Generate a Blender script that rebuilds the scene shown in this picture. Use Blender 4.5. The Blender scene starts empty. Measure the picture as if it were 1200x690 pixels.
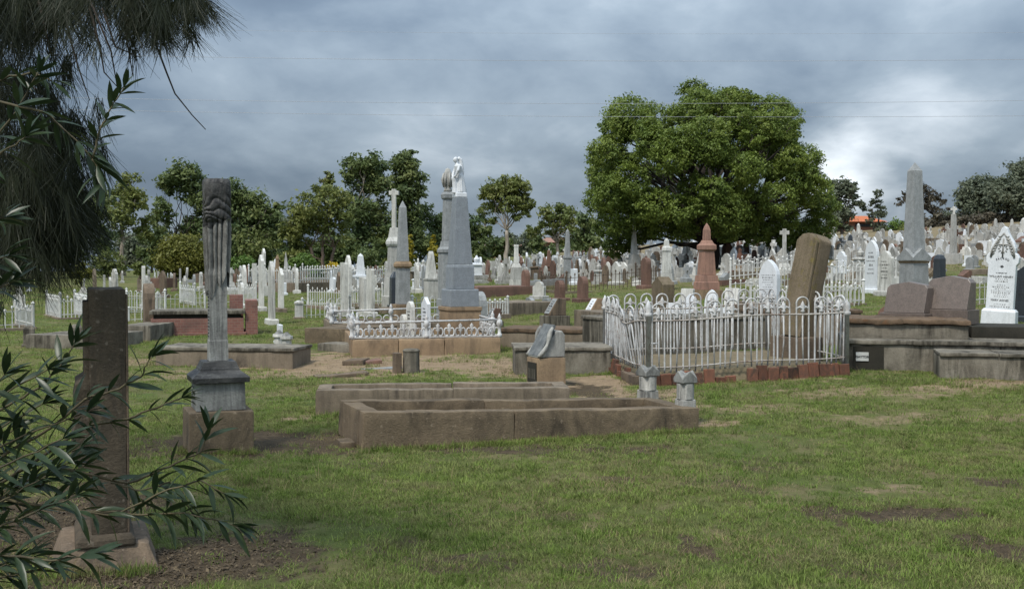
import bpy, bmesh, math, random
import numpy as np
from mathutils import Vector, Matrix, noise as mnoise

random.seed(11); rng = np.random.default_rng(11)
sc = bpy.context.scene
C = sc.collection
R = math.radians
# ------------------------------------------------------------------ camera
FPX = 1287.0; EYE = 1.6; HOR = 310.0
PITCH = math.atan((345 - HOR) / FPX)
cd = bpy.data.cameras.new('camera'); cam = bpy.data.objects.new('camera', cd); C.objects.link(cam)
cam.location = (0, 0, EYE); cam.rotation_euler = (math.pi / 2 - PITCH, 0, 0)
cd.sensor_width = 36; cd.lens = 36 * FPX / 1200; cd.clip_start = 0.05; cd.clip_end = 6000
sc.camera = cam
# ------------------------------------------------------------------ world, sun, exposure
SUN_AZ = R(212); SUN_EL = R(56)          # compass angle the light comes from (behind and left of the camera)
w = bpy.data.worlds.new('World'); sc.world = w; w.use_nodes = True
nt = w.node_tree; nt.nodes.clear()
def N(t, type_, **kw):
    n = t.nodes.new(type_)
    for k, v in kw.items():
        if k.startswith('i_'):
            n.inputs[k[2:].replace('_', ' ')].default_value = v
        else:
            setattr(n, k, v)
    return n
def ramp(t, stops):
    n = t.nodes.new('ShaderNodeValToRGB'); cr = n.color_ramp
    while len(cr.elements) < len(stops): cr.elements.new(0.5)
    for e, (p, c) in zip(cr.elements, stops):
        e.position = p; e.color = (c[0], c[1], c[2], 1) if hasattr(c, '__len__') else (c, c, c, 1)
    return n
L = nt.links.new
sky = N(nt, 'ShaderNodeTexSky', sky_type='NISHITA', sun_disc=False)
sky.sun_elevation = SUN_EL; sky.sun_rotation = SUN_AZ; sky.dust_density = 3.0
bg_sky = N(nt, 'ShaderNodeBackground', i_Strength=0.10); L(sky.outputs[0], bg_sky.inputs[0])
tc = N(nt, 'ShaderNodeTexCoord')
sep = N(nt, 'ShaderNodeSeparateXYZ'); L(tc.outputs['Generated'], sep.inputs[0])
zz = N(nt, 'ShaderNodeMath', operation='ABSOLUTE'); L(sep.outputs[2], zz.inputs[0])
zc = N(nt, 'ShaderNodeMath', operation='ADD'); zc.inputs[1].default_value = 0.30; L(zz.outputs[0], zc.inputs[0])
dx = N(nt, 'ShaderNodeMath', operation='DIVIDE'); L(sep.outputs[0], dx.inputs[0]); L(zc.outputs[0], dx.inputs[1])
dy = N(nt, 'ShaderNodeMath', operation='DIVIDE'); L(sep.outputs[1], dy.inputs[0]); L(zc.outputs[0], dy.inputs[1])
cmb = N(nt, 'ShaderNodeCombineXYZ'); L(dx.outputs[0], cmb.inputs[0]); L(dy.outputs[0], cmb.inputs[1])
mp = N(nt, 'ShaderNodeMapping'); mp.inputs['Location'].default_value = (1.7, 0.35, 0.0); mp.inputs['Scale'].default_value = (1.25, 1.0, 1)
L(cmb.outputs[0], mp.inputs[0])
n1 = N(nt, 'ShaderNodeTexNoise', i_Scale=0.85, i_Detail=7.0, i_Roughness=0.52, i_Distortion=0.35); L(mp.outputs[0], n1.inputs['Vector'])
n2 = N(nt, 'ShaderNodeTexNoise', i_Scale=2.6, i_Detail=6.0, i_Roughness=0.55, i_Distortion=0.25); L(mp.outputs[0], n2.inputs['Vector'])
mixn = N(nt, 'ShaderNodeMix', data_type='FLOAT'); mixn.inputs[0].default_value = 0.30
L(n1.outputs[0], mixn.inputs[2]); L(n2.outputs[0], mixn.inputs[3])
# one break in the cloud, low in the sky to the right of the big tree
def direction(px, py):
    b = (345 - py) / FPX; a = (px - 600) / FPX
    return Vector((a, math.cos(PITCH) + b * math.sin(PITCH), -math.sin(PITCH) + b * math.cos(PITCH)))
brk = None
for (bx_, by_, sx_, st_) in ((978, 200, 0.070, 0.36), (1050, 185, 0.10, 0.09), (1015, 240, 0.10, 0.08)):
    bd = direction(bx_, by_).normalized()
    dist = N(nt, 'ShaderNodeVectorMath', operation='DISTANCE'); L(tc.outputs['Generated'], dist.inputs[0]); dist.inputs[1].default_value = bd
    mr = N(nt, 'ShaderNodeMapRange', interpolation_type='SMOOTHERSTEP'); mr.inputs['From Min'].default_value = 0.0; mr.inputs['From Max'].default_value = sx_
    mr.inputs['To Min'].default_value = st_; mr.inputs['To Max'].default_value = 0.0
    L(dist.outputs['Value'], mr.inputs['Value'])
    if brk is None: brk = mr.outputs[0]
    else:
        ad = N(nt, 'ShaderNodeMath', operation='ADD'); L(brk, ad.inputs[0]); L(mr.outputs[0], ad.inputs[1]); brk = ad.outputs[0]
mb_ = N(nt, 'ShaderNodeMath', operation='MULTIPLY'); L(brk, mb_.inputs[0])
nb = N(nt, 'ShaderNodeMath', operation='ADD'); L(n2.outputs[0], nb.inputs[0]); nb.inputs[1].default_value = 0.35
L(nb.outputs[0], mb_.inputs[1])
adn = N(nt, 'ShaderNodeMath', operation='ADD'); L(mixn.outputs[0], adn.inputs[0]); L(mb_.outputs[0], adn.inputs[1])
cr = ramp(nt, [(0.30, (0.048, 0.068, 0.098)), (0.44, (0.082, 0.110, 0.146)), (0.55, (0.150, 0.185, 0.222)), (0.70, (0.33, 0.365, 0.40)), (0.90, (0.60, 0.64, 0.67))])
L(adn.outputs[0], cr.inputs[0])
# an overcast sky grows brighter towards the zenith
ov = N(nt, 'ShaderNodeMath', operation='MULTIPLY_ADD'); L(zz.outputs[0], ov.inputs[0]); ov.inputs[1].default_value = 2.7; ov.inputs[2].default_value = 0.68
bg_c = N(nt, 'ShaderNodeBackground'); L(cr.outputs[0], bg_c.inputs[0]); L(ov.outputs[0], bg_c.inputs[1])
mx = N(nt, 'ShaderNodeMixShader', i_Fac=0.94); L(bg_sky.outputs[0], mx.inputs[1]); L(bg_c.outputs[0], mx.inputs[2])
wo = N(nt, 'ShaderNodeOutputWorld'); L(mx.outputs[0], wo.inputs[0])
sd = bpy.data.lights.new('sun', 'SUN'); sd.energy = 1.5; sd.angle = R(11); sd.color = (1.0, 0.95, 0.86)
so = bpy.data.objects.new('sun', sd); C.objects.link(so)
ldir = Vector((math.sin(SUN_AZ) * math.cos(SUN_EL), math.cos(SUN_AZ) * math.cos(SUN_EL), math.sin(SUN_EL)))
so.location = ldir * 50; so.rotation_euler = ldir.to_track_quat('Z', 'Y').to_euler()
vs = sc.view_settings; vs.view_transform = 'Standard'; vs.look = 'None'; vs.gamma = 1; vs.use_curve_mapping = False; vs.exposure = 1.22
sc.cycles.use_denoising = True

# ------------------------------------------------------------------ pixel <-> place
def smooth(t): t = min(1, max(0, t)); return t * t * (3 - 2 * t)
SU = [-0.9, -0.47, -0.16, 0.08, 0.23, 0.47, 0.9]
SV = [0.004, 0.006, 0.010, 0.028, 0.040, 0.060, 0.075]
def H(x, y):
    u = x / max(y + 2.0, 4.0)
    s = float(np.interp(u, SU, SV))
    t = max(0.0, y - 13.0)
    t = t * t / (t + 4.0)
    z = s * min(t, 118) - 0.035 * max(0, min(t, 600) - 118)
    z += 0.03 * max(0, min(x, 14) - 1.0) * smooth((y - 10) / 5)
    return z
def Hn(x, y):   # array version
    u = x / np.maximum(y + 2.0, 4.0); s = np.interp(u, SU, SV)
    t = np.maximum(0, y - 13.0); t = t * t / (t + 4.0)
    z = s * np.minimum(t, 118) - 0.035 * np.maximum(0, np.minimum(t, 600) - 118)
    k = np.clip((y - 10) / 5, 0, 1); k = k * k * (3 - 2 * k)
    return z + 0.03 * np.maximum(0, np.minimum(x, 14) - 1.0) * k
def ray(px, py):
    d = direction(px, py); return d / d.y
def W(px, py, Y):
    return Vector((0, 0, EYE)) + ray(px, py) * Y
def G(px, py, ymax=150):
    r = ray(px, py); Y = 3.0; st = 0.25
    while Y < ymax:
        if EYE + r.z * Y <= H(r.x * Y, Y):
            lo, hi = Y - st, Y
            for _ in range(25):
                m = (lo + hi) / 2
                if EYE + r.z * m <= H(r.x * m, m): hi = m
                else: lo = m
            Y = hi; break
        Y += st
    return Vector((r.x * Y, Y, H(r.x * Y, Y)))
def GX(px, Y):
    x = ray(px, HOR).x * Y; return Vector((x, Y, H(x, Y)))
TH = R(22)                       # the rows of graves all run this way
E1 = Vector((math.cos(TH), math.sin(TH), 0)); E2 = Vector((-math.sin(TH), math.cos(TH), 0))
def pe(u, rz=TH):
    n = math.sqrt(1 + u * u)
    return abs(math.cos(rz) - u * math.sin(rz)) / n, abs(-math.sin(rz) - u * math.cos(rz)) / n
# ------------------------------------------------------------------ objects
def tag(o, label=None, cat=None, group=None, kind=None):
    if label: o['label'] = label
    if cat: o['category'] = cat; o['kind'] = 'thing'
    if group: o['group'] = group
    if kind: o['kind'] = kind
    return o
def empty(name, loc, rz=0, label=None, cat=None, group=None, lean=(0, 0)):
    o = bpy.data.objects.new(name, None); C.objects.link(o); o.location = loc
    o.rotation_euler = (lean[0], lean[1], rz); o.empty_display_size = 0.2
    return tag(o, label, cat, group)
class MB:
    def __init__(s): s.v = []; s.f = []
    def add(s, vs, fs):
        k = len(s.v); s.v += [tuple(v) for v in vs]; s.f += [tuple(i + k for i in f) for f in fs]; return s
    def box(s, c, d, rz=0, top=1.0):
        x, y, z = c; a, b, h = d[0] / 2, d[1] / 2, d[2]; ca, sa = math.cos(rz), math.sin(rz); vs = []
        for zz, k in ((0, 1), (h, top)):
            for sx, sy in ((-1, -1), (1, -1), (1, 1), (-1, 1)):
                px, py = sx * a * k, sy * b * k
                vs.append((x + px * ca - py * sa, y + px * sa + py * ca, z + zz))
        return s.add(vs, [(3, 2, 1, 0), (4, 5, 6, 7), (0, 1, 5, 4), (1, 2, 6, 5), (2, 3, 7, 6), (3, 0, 4, 7)])
    def stack(s, secs, cx=0, cy=0):      # (z, half x, half y[, dx, dy])
        vs = []; fs = []
        for q in secs:
            z, a, b = q[:3]; ox, oy = (q[3], q[4]) if len(q) > 3 else (0, 0)
            vs += [(cx + ox - a, cy + oy - b, z), (cx + ox + a, cy + oy - b, z), (cx + ox + a, cy + oy + b, z), (cx + ox - a, cy + oy + b, z)]
        for i in range(len(secs) - 1):
            for j in range(4):
                fs.append((4 * i + j, 4 * i + (j + 1) % 4, 4 * i + 4 + (j + 1) % 4, 4 * i + 4 + j))
        n = 4 * (len(secs) - 1); fs += [(3, 2, 1, 0), (n, n + 1, n + 2, n + 3)]
        return s.add(vs, fs)
    def prism(s, prof, x0, x1):          # (y, z) outline, thick along x
        n = len(prof); vs = [(x0, y, z) for y, z in prof] + [(x1, y, z) for y, z in prof]
        fs = [tuple(range(n)), tuple(range(2 * n - 1, n - 1, -1))]
        fs += [(i, i + n, (i + 1) % n + n, (i + 1) % n) for i in range(n)]
        return s.add(vs, fs)
    def loft(s, secs, n=16, pw=2.0, rot=0):     # (cx, cy, z, rx, ry)
        vs = []; fs = []
        for cx, cy, z, a, b in secs:
            for j in range(n):
                t = rot + 2 * math.pi * j / n; ct, st = math.cos(t), math.sin(t)
                k = (abs(ct) ** pw + abs(st) ** pw) ** (-1 / pw)
                vs.append((cx + a * ct * k, cy + b * st * k, z))
        for i in range(len(secs) - 1):
            for j in range(n):
                fs.append((n * i + j, n * i + (j + 1) % n, n * i + n + (j + 1) % n, n * i + n + j))
        m = n * (len(secs) - 1)
        fs += [tuple(range(n - 1, -1, -1)), tuple(range(m, m + n))]
        return s.add(vs, fs)
    def tube(s, pts, r, n=6, cap=True):
        pts = [Vector(p) for p in pts]; rs = r if hasattr(r, '__len__') else [r] * len(pts); vs = []; fs = []
        t0 = (pts[1] - pts[0]).normalized(); a = t0.orthogonal().normalized()
        for i, p in enumerate(pts):
            t = (pts[min(i + 1, len(pts) - 1)] - pts[max(i - 1, 0)]).normalized()
            a = (a - t * a.dot(t))
            a = a.normalized() if a.length > 1e-6 else t.orthogonal().normalized()
            b = t.cross(a)
            for j in range(n):
                q = 2 * math.pi * j / n; vs.append(p + (a * math.cos(q) + b * math.sin(q)) * rs[i])
        for i in range(len(pts) - 1):
            for j in range(n):
                fs.append((n * i + j, n * i + (j + 1) % n, n * i + n + (j + 1) % n, n * i + n + j))
        if cap:
            m = n * (len(pts) - 1); fs += [tuple(range(n - 1, -1, -1)), tuple(range(m, m + n))]
        return s.add(vs, fs)
    def mesh(s, name, mat, smooth=False):
        me = bpy.data.meshes.new(name); me.from_pydata(s.v, [], s.f); me.validate(); me.update()
        if mat: me.materials.append(mat)
        if smooth: me.shade_smooth()
        return me
    def build(s, name, mat, parent=None, bevel=0, smooth=False, seg=2):
        return obj(name, s.mesh(name, mat, smooth), parent, bevel, seg)
def obj(name, me, parent=None, bevel=0, seg=2):
    o = bpy.data.objects.new(name, me); C.objects.link(o); o.parent = parent
    if bevel:
        b = o.modifiers.new('bevel', 'BEVEL'); b.width = bevel; b.segments = seg; b.limit_method = 'ANGLE'; b.angle_limit = R(35)
        b.harden_normals = False
    return o
def rough_block(name, mat, parent, c, d, rz=0, amp=0.012, step=0.09, bev=0.012, seed=0, top=1.0):
    """a weathered cut block: subdivided box, edges knocked off, faces uneven"""
    bm = bmesh.new(); bmesh.ops.create_cube(bm, size=1)
    for v in bm.verts:
        k = top if v.co.z > 0 else 1
        v.co = Vector((v.co.x * d[0] * k, v.co.y * d[1] * k, (v.co.z + 0.5) * d[2]))
    if bev: bmesh.ops.bevel(bm, geom=bm.edges[:], offset=bev, segments=2, affect='EDGES', profile=0.6)
    for ax in range(3):
        n = min(36, int(d[ax] / step)); lo = 0 if ax == 2 else -d[ax] / 2
        for i in range(1, n):
            co = [0, 0, 0]; co[ax] = lo + d[ax] * i / n; no = [0, 0, 0]; no[ax] = 1
            bmesh.ops.bisect_plane(bm, geom=bm.verts[:] + bm.edges[:] + bm.faces[:], plane_co=co, plane_no=no)
    for v in bm.verts:
        p = v.co * 3.1 + Vector((seed * 7.3, seed * 3.1, seed))
        q = v.co * 11 + Vector((seed * 1.3, 5, seed))
        dn = Vector((mnoise.noise(p), mnoise.noise(p + Vector((31, 0, 0))), mnoise.noise(p + Vector((0, 47, 0)))))
        dm = Vector((mnoise.noise(q), mnoise.noise(q + Vector((31, 0, 0))), mnoise.noise(q + Vector((0, 47, 0)))))
        v.co += dn * amp + dm * amp * 0.5
    ca, sa = math.cos(rz), math.sin(rz)
    for v in bm.verts:
        x, y = v.co.x, v.co.y; v.co.x = c[0] + x * ca - y * sa; v.co.y = c[1] + x * sa + y * ca; v.co.z += c[2]
    me = bpy.data.meshes.new(name); bm.to_mesh(me); bm.free(); me.materials.append(mat); me.shade_smooth()
    me.set_sharp_from_angle(angle=R(40))
    return obj(name, me, parent)
# ------------------------------------------------------------------ materials
def base_mat(name):
    m = bpy.data.materials.new(name); m.use_nodes = True; t = m.node_tree; t.nodes.clear()
    out = N(t, 'ShaderNodeOutputMaterial'); b = N(t, 'ShaderNodeBsdfPrincipled'); t.links.new(b.outputs[0], out.inputs[0])
    return m, t, b
def coords(t, per_object=True):
    tc = N(t, 'ShaderNodeTexCoord')
    if not per_object: return tc.outputs['Object']
    oi = N(t, 'ShaderNodeObjectInfo'); mu = N(t, 'ShaderNodeMath', operation='MULTIPLY'); mu.inputs[1].default_value = 57.0
    t.links.new(oi.outputs['Random'], mu.inputs[0])
    va = N(t, 'ShaderNodeVectorMath', operation='ADD'); t.links.new(tc.outputs['Object'], va.inputs[0]); t.links.new(mu.outputs[0], va.inputs[1])
    return va.outputs[0]
def mixc(t, fac, a, b, mode='MIX'):
    m = N(t, 'ShaderNodeMix', data_type='RGBA', blend_type=mode)
    for inp, v in ((m.inputs[0], fac), (m.inputs[6], a), (m.inputs[7], b)):
        if hasattr(v, 'links'): t.links.new(v, inp)
        elif hasattr(v, '__len__'): inp.default_value = (*v[:3], 1)
        else: inp.default_value = v
    return m.outputs[2]
def noise(t, vec, scale, detail=6, rough=0.55, mscale=None, dist=0):
    if mscale:
        mp = N(t, 'ShaderNodeMapping'); mp.inputs['Scale'].default_value = mscale; t.links.new(vec, mp.inputs[0]); vec = mp.outputs[0]
    n = N(t, 'ShaderNodeTexNoise', i_Scale=scale, i_Detail=float(detail), i_Roughness=rough, i_Distortion=float(dist)); t.links.new(vec, n.inputs['Vector'])
    return n.outputs[0]
def rmp(t, val, stops):
    r = ramp(t, stops); t.links.new(val, r.inputs[0]); return r.outputs[0]
def stone(name, c1, c2, stain, amt=0.7, rough=0.88, scale=2.5, streak=(7, 7, 0.9), bump=0.35, lichen=None, spots=0.0, vary=0.25, fine=0.25, spec=0.25, lo=0.48, hi=0.66):
    m, t, b = base_mat(name); v = coords(t)
    col = mixc(t, rmp(t, noise(t, v, scale, 8, 0.6), [(0.35, 0), (0.65, 1)]), c1, c2)
    mk = N(t, 'ShaderNodeMath', operation='MULTIPLY'); t.links.new(rmp(t, noise(t, v, 1.0, 8, 0.68, streak, 1.2), [(lo - 0.04, 0), (hi, 1.0)]), mk.inputs[0]); t.links.new(rmp(t, noise(t, v, 1.6, 5, 0.6), [(0.36, 0.25), (0.62, amt * 1.15)]), mk.inputs[1])
    col = mixc(t, mk.outputs[0], col, stain)
    col = mixc(t, rmp(t, noise(t, v, 9.0, 7, 0.7), [(0.50, 0), (0.72, amt * 0.5)]), col, stain)
    if lichen: col = mixc(t, rmp(t, noise(t, v, 5.0, 8, 0.7), [(0.56, 0), (0.66, 0.75)]), col, lichen)
    if spots: col = mixc(t, rmp(t, noise(t, v, 26, 3, 0.5), [(0.64, 0), (0.70, spots)]), col, tuple(min(0.8, k * 1.9 + 0.05) for k in c2))
    fn = noise(t, v, 70, 4, 0.6)
    col = mixc(t, fine, col, rmp(t, fn, [(0.3, 0.45), (0.7, 1.5)]), 'MULTIPLY')
    oi = N(t, 'ShaderNodeObjectInfo')
    col = mixc(t, 1.0, col, rmp(t, oi.outputs['Random'], [(0, 1 - vary), (1, 1 + vary * 0.35)]), 'MULTIPLY')
    t.links.new(col, b.inputs['Base Color']); b.inputs['Roughness'].default_value = rough; b.inputs['Specular IOR Level'].default_value = spec
    ad = N(t, 'ShaderNodeMath', operation='ADD'); t.links.new(fn, ad.inputs[0]); t.links.new(noise(t, v, 14, 6, 0.6), ad.inputs[1])
    bp = N(t, 'ShaderNodeBump', i_Strength=bump, i_Distance=0.012); t.links.new(ad.outputs[0], bp.inputs['Height']); t.links.new(bp.outputs[0], b.inputs['Normal'])
    return m
M = {}
M['marble'] = stone('white_marble', (0.66, 0.65, 0.61), (0.52, 0.51, 0.47), (0.17, 0.165, 0.15), 0.8, 0.6, vary=0.38, bump=0.25, lo=0.48, hi=0.68)
M['marble_clean'] = stone('pale_marble', (0.70, 0.72, 0.74), (0.62, 0.645, 0.67), (0.36, 0.37, 0.37), 0.5, 0.5, vary=0.1, bump=0.1, lo=0.55, hi=0.78)
M['marble_dirty'] = stone('weathered_marble', (0.52, 0.51, 0.47), (0.40, 0.39, 0.36), (0.10, 0.10, 0.095), 0.85, 0.7, vary=0.3, lo=0.46, hi=0.64)
M['marble_grey'] = stone('grey_marble', (0.30, 0.30, 0.28), (0.22, 0.22, 0.205), (0.045, 0.045, 0.045), 0.9, 0.75, vary=0.1, lo=0.46, hi=0.64, scale=5)
M['column'] = stone('blackened_marble', (0.43, 0.425, 0.395), (0.33, 0.325, 0.30), (0.06, 0.06, 0.06), 0.75, 0.7, vary=0.1, lo=0.40, hi=0.56, scale=5, streak=(11, 11, 0.8))
M['drape'] = stone('blackened_carving', (0.26, 0.255, 0.235), (0.17, 0.167, 0.155), (0.018, 0.018, 0.019), 1.0, 0.6, vary=0.05, lo=0.43, hi=0.53, scale=9, streak=(22, 22, 1.6))
M['drape_dark'] = stone('black_weathered_carving', (0.115, 0.112, 0.105), (0.065, 0.064, 0.062), (0.014, 0.014, 0.015), 1.0, 0.55, vary=0.05, lo=0.42, hi=0.55, scale=9, streak=(9, 9, 16))
M['granite'] = stone('blue_grey_granite', (0.235, 0.258, 0.278), (0.20, 0.22, 0.24), (0.15, 0.162, 0.172), 0.4, 0.55, scale=9, vary=0.08, bump=0.06, fine=0.4)
M['granite_g'] = stone('grey_granite', (0.30, 0.31, 0.31), (0.23, 0.24, 0.24), (0.15, 0.155, 0.15), 0.5, 0.6, scale=9, vary=0.1, bump=0.1, fine=0.45)
M['granite_b'] = stone('black_granite', (0.035, 0.042, 0.05), (0.025, 0.03, 0.035), (0.06, 0.065, 0.07), 0.3, 0.25, scale=9, vary=0.1, bump=0.02, fine=0.3, spec=0.5)
M['granite_r'] = stone('brown_granite', (0.155, 0.123, 0.105), (0.122, 0.098, 0.084), (0.08, 0.068, 0.058), 0.3, 0.4, scale=14, vary=0.06, bump=0.03, fine=0.5, spec=0.4)
M['pink'] = stone('pink_sandstone', (0.36, 0.205, 0.15), (0.29, 0.165, 0.125), (0.13, 0.085, 0.07), 0.6, 0.85, vary=0.1, lichen=None)
M['sand'] = stone('tan_sandstone', (0.33, 0.235, 0.145), (0.25, 0.175, 0.11), (0.10, 0.075, 0.055), 0.75, 0.92, vary=0.15, scale=1.8, streak=(4, 4, 1.1))
M['sand_d'] = stone('brown_sandstone', (0.195, 0.145, 0.10), (0.14, 0.105, 0.075), (0.05, 0.042, 0.034), 0.85, 0.93, vary=0.2, spots=0.35, bump=0.5, streak=(5, 5, 1.0))
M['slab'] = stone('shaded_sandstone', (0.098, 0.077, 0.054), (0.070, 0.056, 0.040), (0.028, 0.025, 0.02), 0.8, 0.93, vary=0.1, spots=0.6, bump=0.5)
M['moss'] = stone('mossy_sandstone', (0.185, 0.145, 0.10), (0.135, 0.105, 0.07), (0.075, 0.062, 0.03), 0.75, 0.93, vary=0.1, lichen=(0.16, 0.13, 0.04), bump=0.5, streak=(9, 9, 0.7), fine=0.45)
M['kerb'] = stone('weathered_kerb', (0.195, 0.148, 0.096), (0.14, 0.106, 0.07), (0.05, 0.04, 0.029), 0.85, 0.95, vary=0.16, spots=0.4, bump=0.55, streak=(3, 3, 1.6), lo=0.44, hi=0.64)
M['concrete'] = stone('grey_concrete', (0.26, 0.235, 0.19), (0.19, 0.168, 0.132), (0.05, 0.044, 0.034), 1.0, 0.95, vary=0.14, bump=0.5, streak=(5, 5, 0.7), lo=0.40, hi=0.60)
M['conc_b'] = stone('brown_concrete', (0.235, 0.19, 0.14), (0.18, 0.145, 0.105), (0.06, 0.05, 0.04), 0.85, 0.95, vary=0.2, bump=0.4, streak=(5, 5, 0.6))
M['dark'] = stone('near_black_stone', (0.03, 0.028, 0.022), (0.04, 0.036, 0.028), (0.015, 0.015, 0.012), 0.7, 0.95, vary=0.05)  # near-black colour for recess faces, the name panel and the side lintel
M['rust'] = stone('rusty_edge', (0.17, 0.115, 0.075), (0.12, 0.085, 0.055), (0.035, 0.029, 0.022), 0.95, 0.95, vary=0.05, bump=0.7, streak=(6, 6, 4), lichen=(0.17, 0.085, 0.04))
M['terra'] = stone('terracotta', (0.23, 0.092, 0.056), (0.165, 0.078, 0.052), (0.06, 0.045, 0.035), 1.0, 0.9, vary=0.5, bump=0.5, streak=(9, 9, 5), lo=0.42, hi=0.6)
M['iron'] = stone('white_painted_iron', (0.56, 0.57, 0.57), (0.45, 0.455, 0.45), (0.17, 0.105, 0.065), 0.85, 0.6, vary=0.14, bump=0.15, streak=(24, 24, 12), lo=0.52, hi=0.68)
M['iron_far'] = stone('chalky_white_iron', (0.66, 0.66, 0.63), (0.52, 0.52, 0.50), (0.20, 0.17, 0.14), 0.6, 0.7, vary=0.3, bump=0.0, streak=(5, 5, 5), lo=0.55, hi=0.72)
M['rail_rust'] = stone('rust_streaked_iron', (0.50, 0.49, 0.46), (0.36, 0.33, 0.29), (0.12, 0.07, 0.045), 0.8, 0.75, vary=0.1, bump=0.2, streak=(6, 6, 6), lo=0.45, hi=0.62)
M['iron_b'] = stone('rusty_brown_iron', (0.12, 0.085, 0.06), (0.09, 0.07, 0.05), (0.05, 0.045, 0.04), 0.6, 0.85, vary=0.2)
M['lead'] = stone('black_lettering', (0.03, 0.03, 0.033), (0.04, 0.04, 0.042), (0.05, 0.05, 0.05), 0.2, 0.8, vary=0.05, bump=0)
M['plate'] = stone('white_enamel', (0.55, 0.555, 0.54), (0.50, 0.50, 0.48), (0.3, 0.3, 0.28), 0.3, 0.5, vary=0.02, bump=0)
M['slate'] = stone('worn_slate', (0.20, 0.21, 0.21), (0.11, 0.12, 0.125), (0.045, 0.048, 0.05), 0.8, 0.8, vary=0.1, scale=14, streak=(10, 10, 10), spots=0.6)
M['roof'] = stone('orange_roof_tile', (0.48, 0.15, 0.065), (0.40, 0.13, 0.06), (0.28, 0.10, 0.05), 0.4, 0.9, vary=0.1)
M['houseb'] = stone('house_brick', (0.27, 0.14, 0.09), (0.24, 0.12, 0.08), (0.15, 0.08, 0.06), 0.4, 0.9, vary=0.1)
M['brown'] = stone('red_brown_stone', (0.20, 0.115, 0.085), (0.15, 0.09, 0.07), (0.07, 0.05, 0.042), 0.6, 0.9, vary=0.3)
def brick_mat():
    m, t, b = base_mat('red_brickwork'); v = coords(t, False)
    mp = N(t, 'ShaderNodeMapping'); mp.inputs['Rotation'].default_value = (R(90), 0, 0); t.links.new(v, mp.inputs[0])
    br = N(t, 'ShaderNodeTexBrick', i_Scale=4.2, i_Mortar_Size=0.015); br.inputs['Color1'].default_value = (0.23, 0.105, 0.08, 1)
    br.inputs['Color2'].default_value = (0.17, 0.075, 0.06, 1); br.inputs['Mortar'].default_value = (0.22, 0.16, 0.13, 1)
    t.links.new(mp.outputs[0], br.inputs['Vector'])
    col = mixc(t, rmp(t, noise(t, v, 2.2, 6, 0.6), [(0.5, 0), (0.7, 0.6)]), br.outputs[0], (0.09, 0.06, 0.05))
    t.links.new(col, b.inputs['Base Color']); b.inputs['Roughness'].default_value = 0.92
    return m
M['brick'] = brick_mat()
def bark_mat(name, c1, c2):
    m, t, b = base_mat(name); v = coords(t)
    col = mixc(t, rmp(t, noise(t, v, 2.0, 6, 0.6, (4, 4, 0.7)), [(0.4, 0), (0.62, 1)]), c1, c2)
    t.links.new(col, b.inputs['Base Color']); b.inputs['Roughness'].default_value = 0.95
    bp = N(t, 'ShaderNodeBump', i_Strength=0.5, i_Distance=0.03); t.links.new(noise(t, v, 9, 5, 0.6, (3, 3, 0.5)), bp.inputs['Height']); t.links.new(bp.outputs[0], b.inputs['Normal'])
    return m
M['bark_pale'] = bark_mat('pale_gum_bark', (0.33, 0.29, 0.24), (0.20, 0.165, 0.13))
M['bark'] = bark_mat('dark_bark', (0.075, 0.06, 0.048), (0.045, 0.037, 0.03))
M['bark_red'] = bark_mat('twiggy_bark', (0.15, 0.105, 0.08), (0.10, 0.075, 0.058))
M['twig'] = bark_mat('green_stem', (0.10, 0.085, 0.045), (0.06, 0.05, 0.03))
def leaf_mat(name, ca, cb, cc, scale=0.7, trans=0.3, rough=0.55, per_obj=False):
    m, t, b = base_mat(name); v = coords(t, per_obj)
    col = mixc(t, rmp(t, noise(t, v, scale, 3, 0.5), [(0.38, 0), (0.62, 1)]), ca, cb)
    at = N(t, 'ShaderNodeAttribute', attribute_name='tone')
    col = mixc(t, rmp(t, at.outputs['Fac'], [(0.0, 0), (0.65, 0.15), (1.0, 0.85)]), col, cc)
    t.links.new(col, b.inputs['Base Color']); b.inputs['Roughness'].default_value = rough; b.inputs['Specular IOR Level'].default_value = 0.3
    tr = N(t, 'ShaderNodeBsdfTranslucent'); t.links.new(col, tr.inputs[0])
    ms = N(t, 'ShaderNodeMixShader', i_Fac=trans); t.links.new(b.outputs[0], ms.inputs[1]); t.links.new(tr.outputs[0], ms.inputs[2])
    out = [n for n in t.nodes if n.type == 'OUTPUT_MATERIAL'][0]; t.links.new(ms.outputs[0], out.inputs[0])
    return m
M['leaf_big'] = leaf_mat('glossy_green_leaves', (0.101, 0.150, 0.029), (0.159, 0.213, 0.038), (0.241, 0.280, 0.062), 0.9)
M['leaf_gum'] = leaf_mat('olive_gum_leaves', (0.105, 0.141, 0.040), (0.171, 0.191, 0.052), (0.241, 0.241, 0.070), 0.35)
M['leaf_gumd'] = leaf_mat('dark_gum_leaves', (0.076, 0.119, 0.047), (0.133, 0.170, 0.055), (0.218, 0.232, 0.076), 0.35)
M['leaf_grey'] = leaf_mat('grey_green_leaves', (0.108, 0.133, 0.088), (0.152, 0.176, 0.109), (0.195, 0.205, 0.137), 0.35)
M['leaf_brown'] = leaf_mat('brownish_leaves', (0.090, 0.078, 0.057), (0.120, 0.105, 0.075), (0.150, 0.135, 0.090), 0.35)
M['leaf_olive'] = leaf_mat('yellow_olive_leaves', (0.115, 0.128, 0.024), (0.162, 0.162, 0.030), (0.216, 0.203, 0.041), 0.6)
M['leaf_bush'] = leaf_mat('bright_bush_leaves', (0.084, 0.156, 0.030), (0.120, 0.192, 0.036), (0.168, 0.228, 0.048), 1.2)
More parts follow.
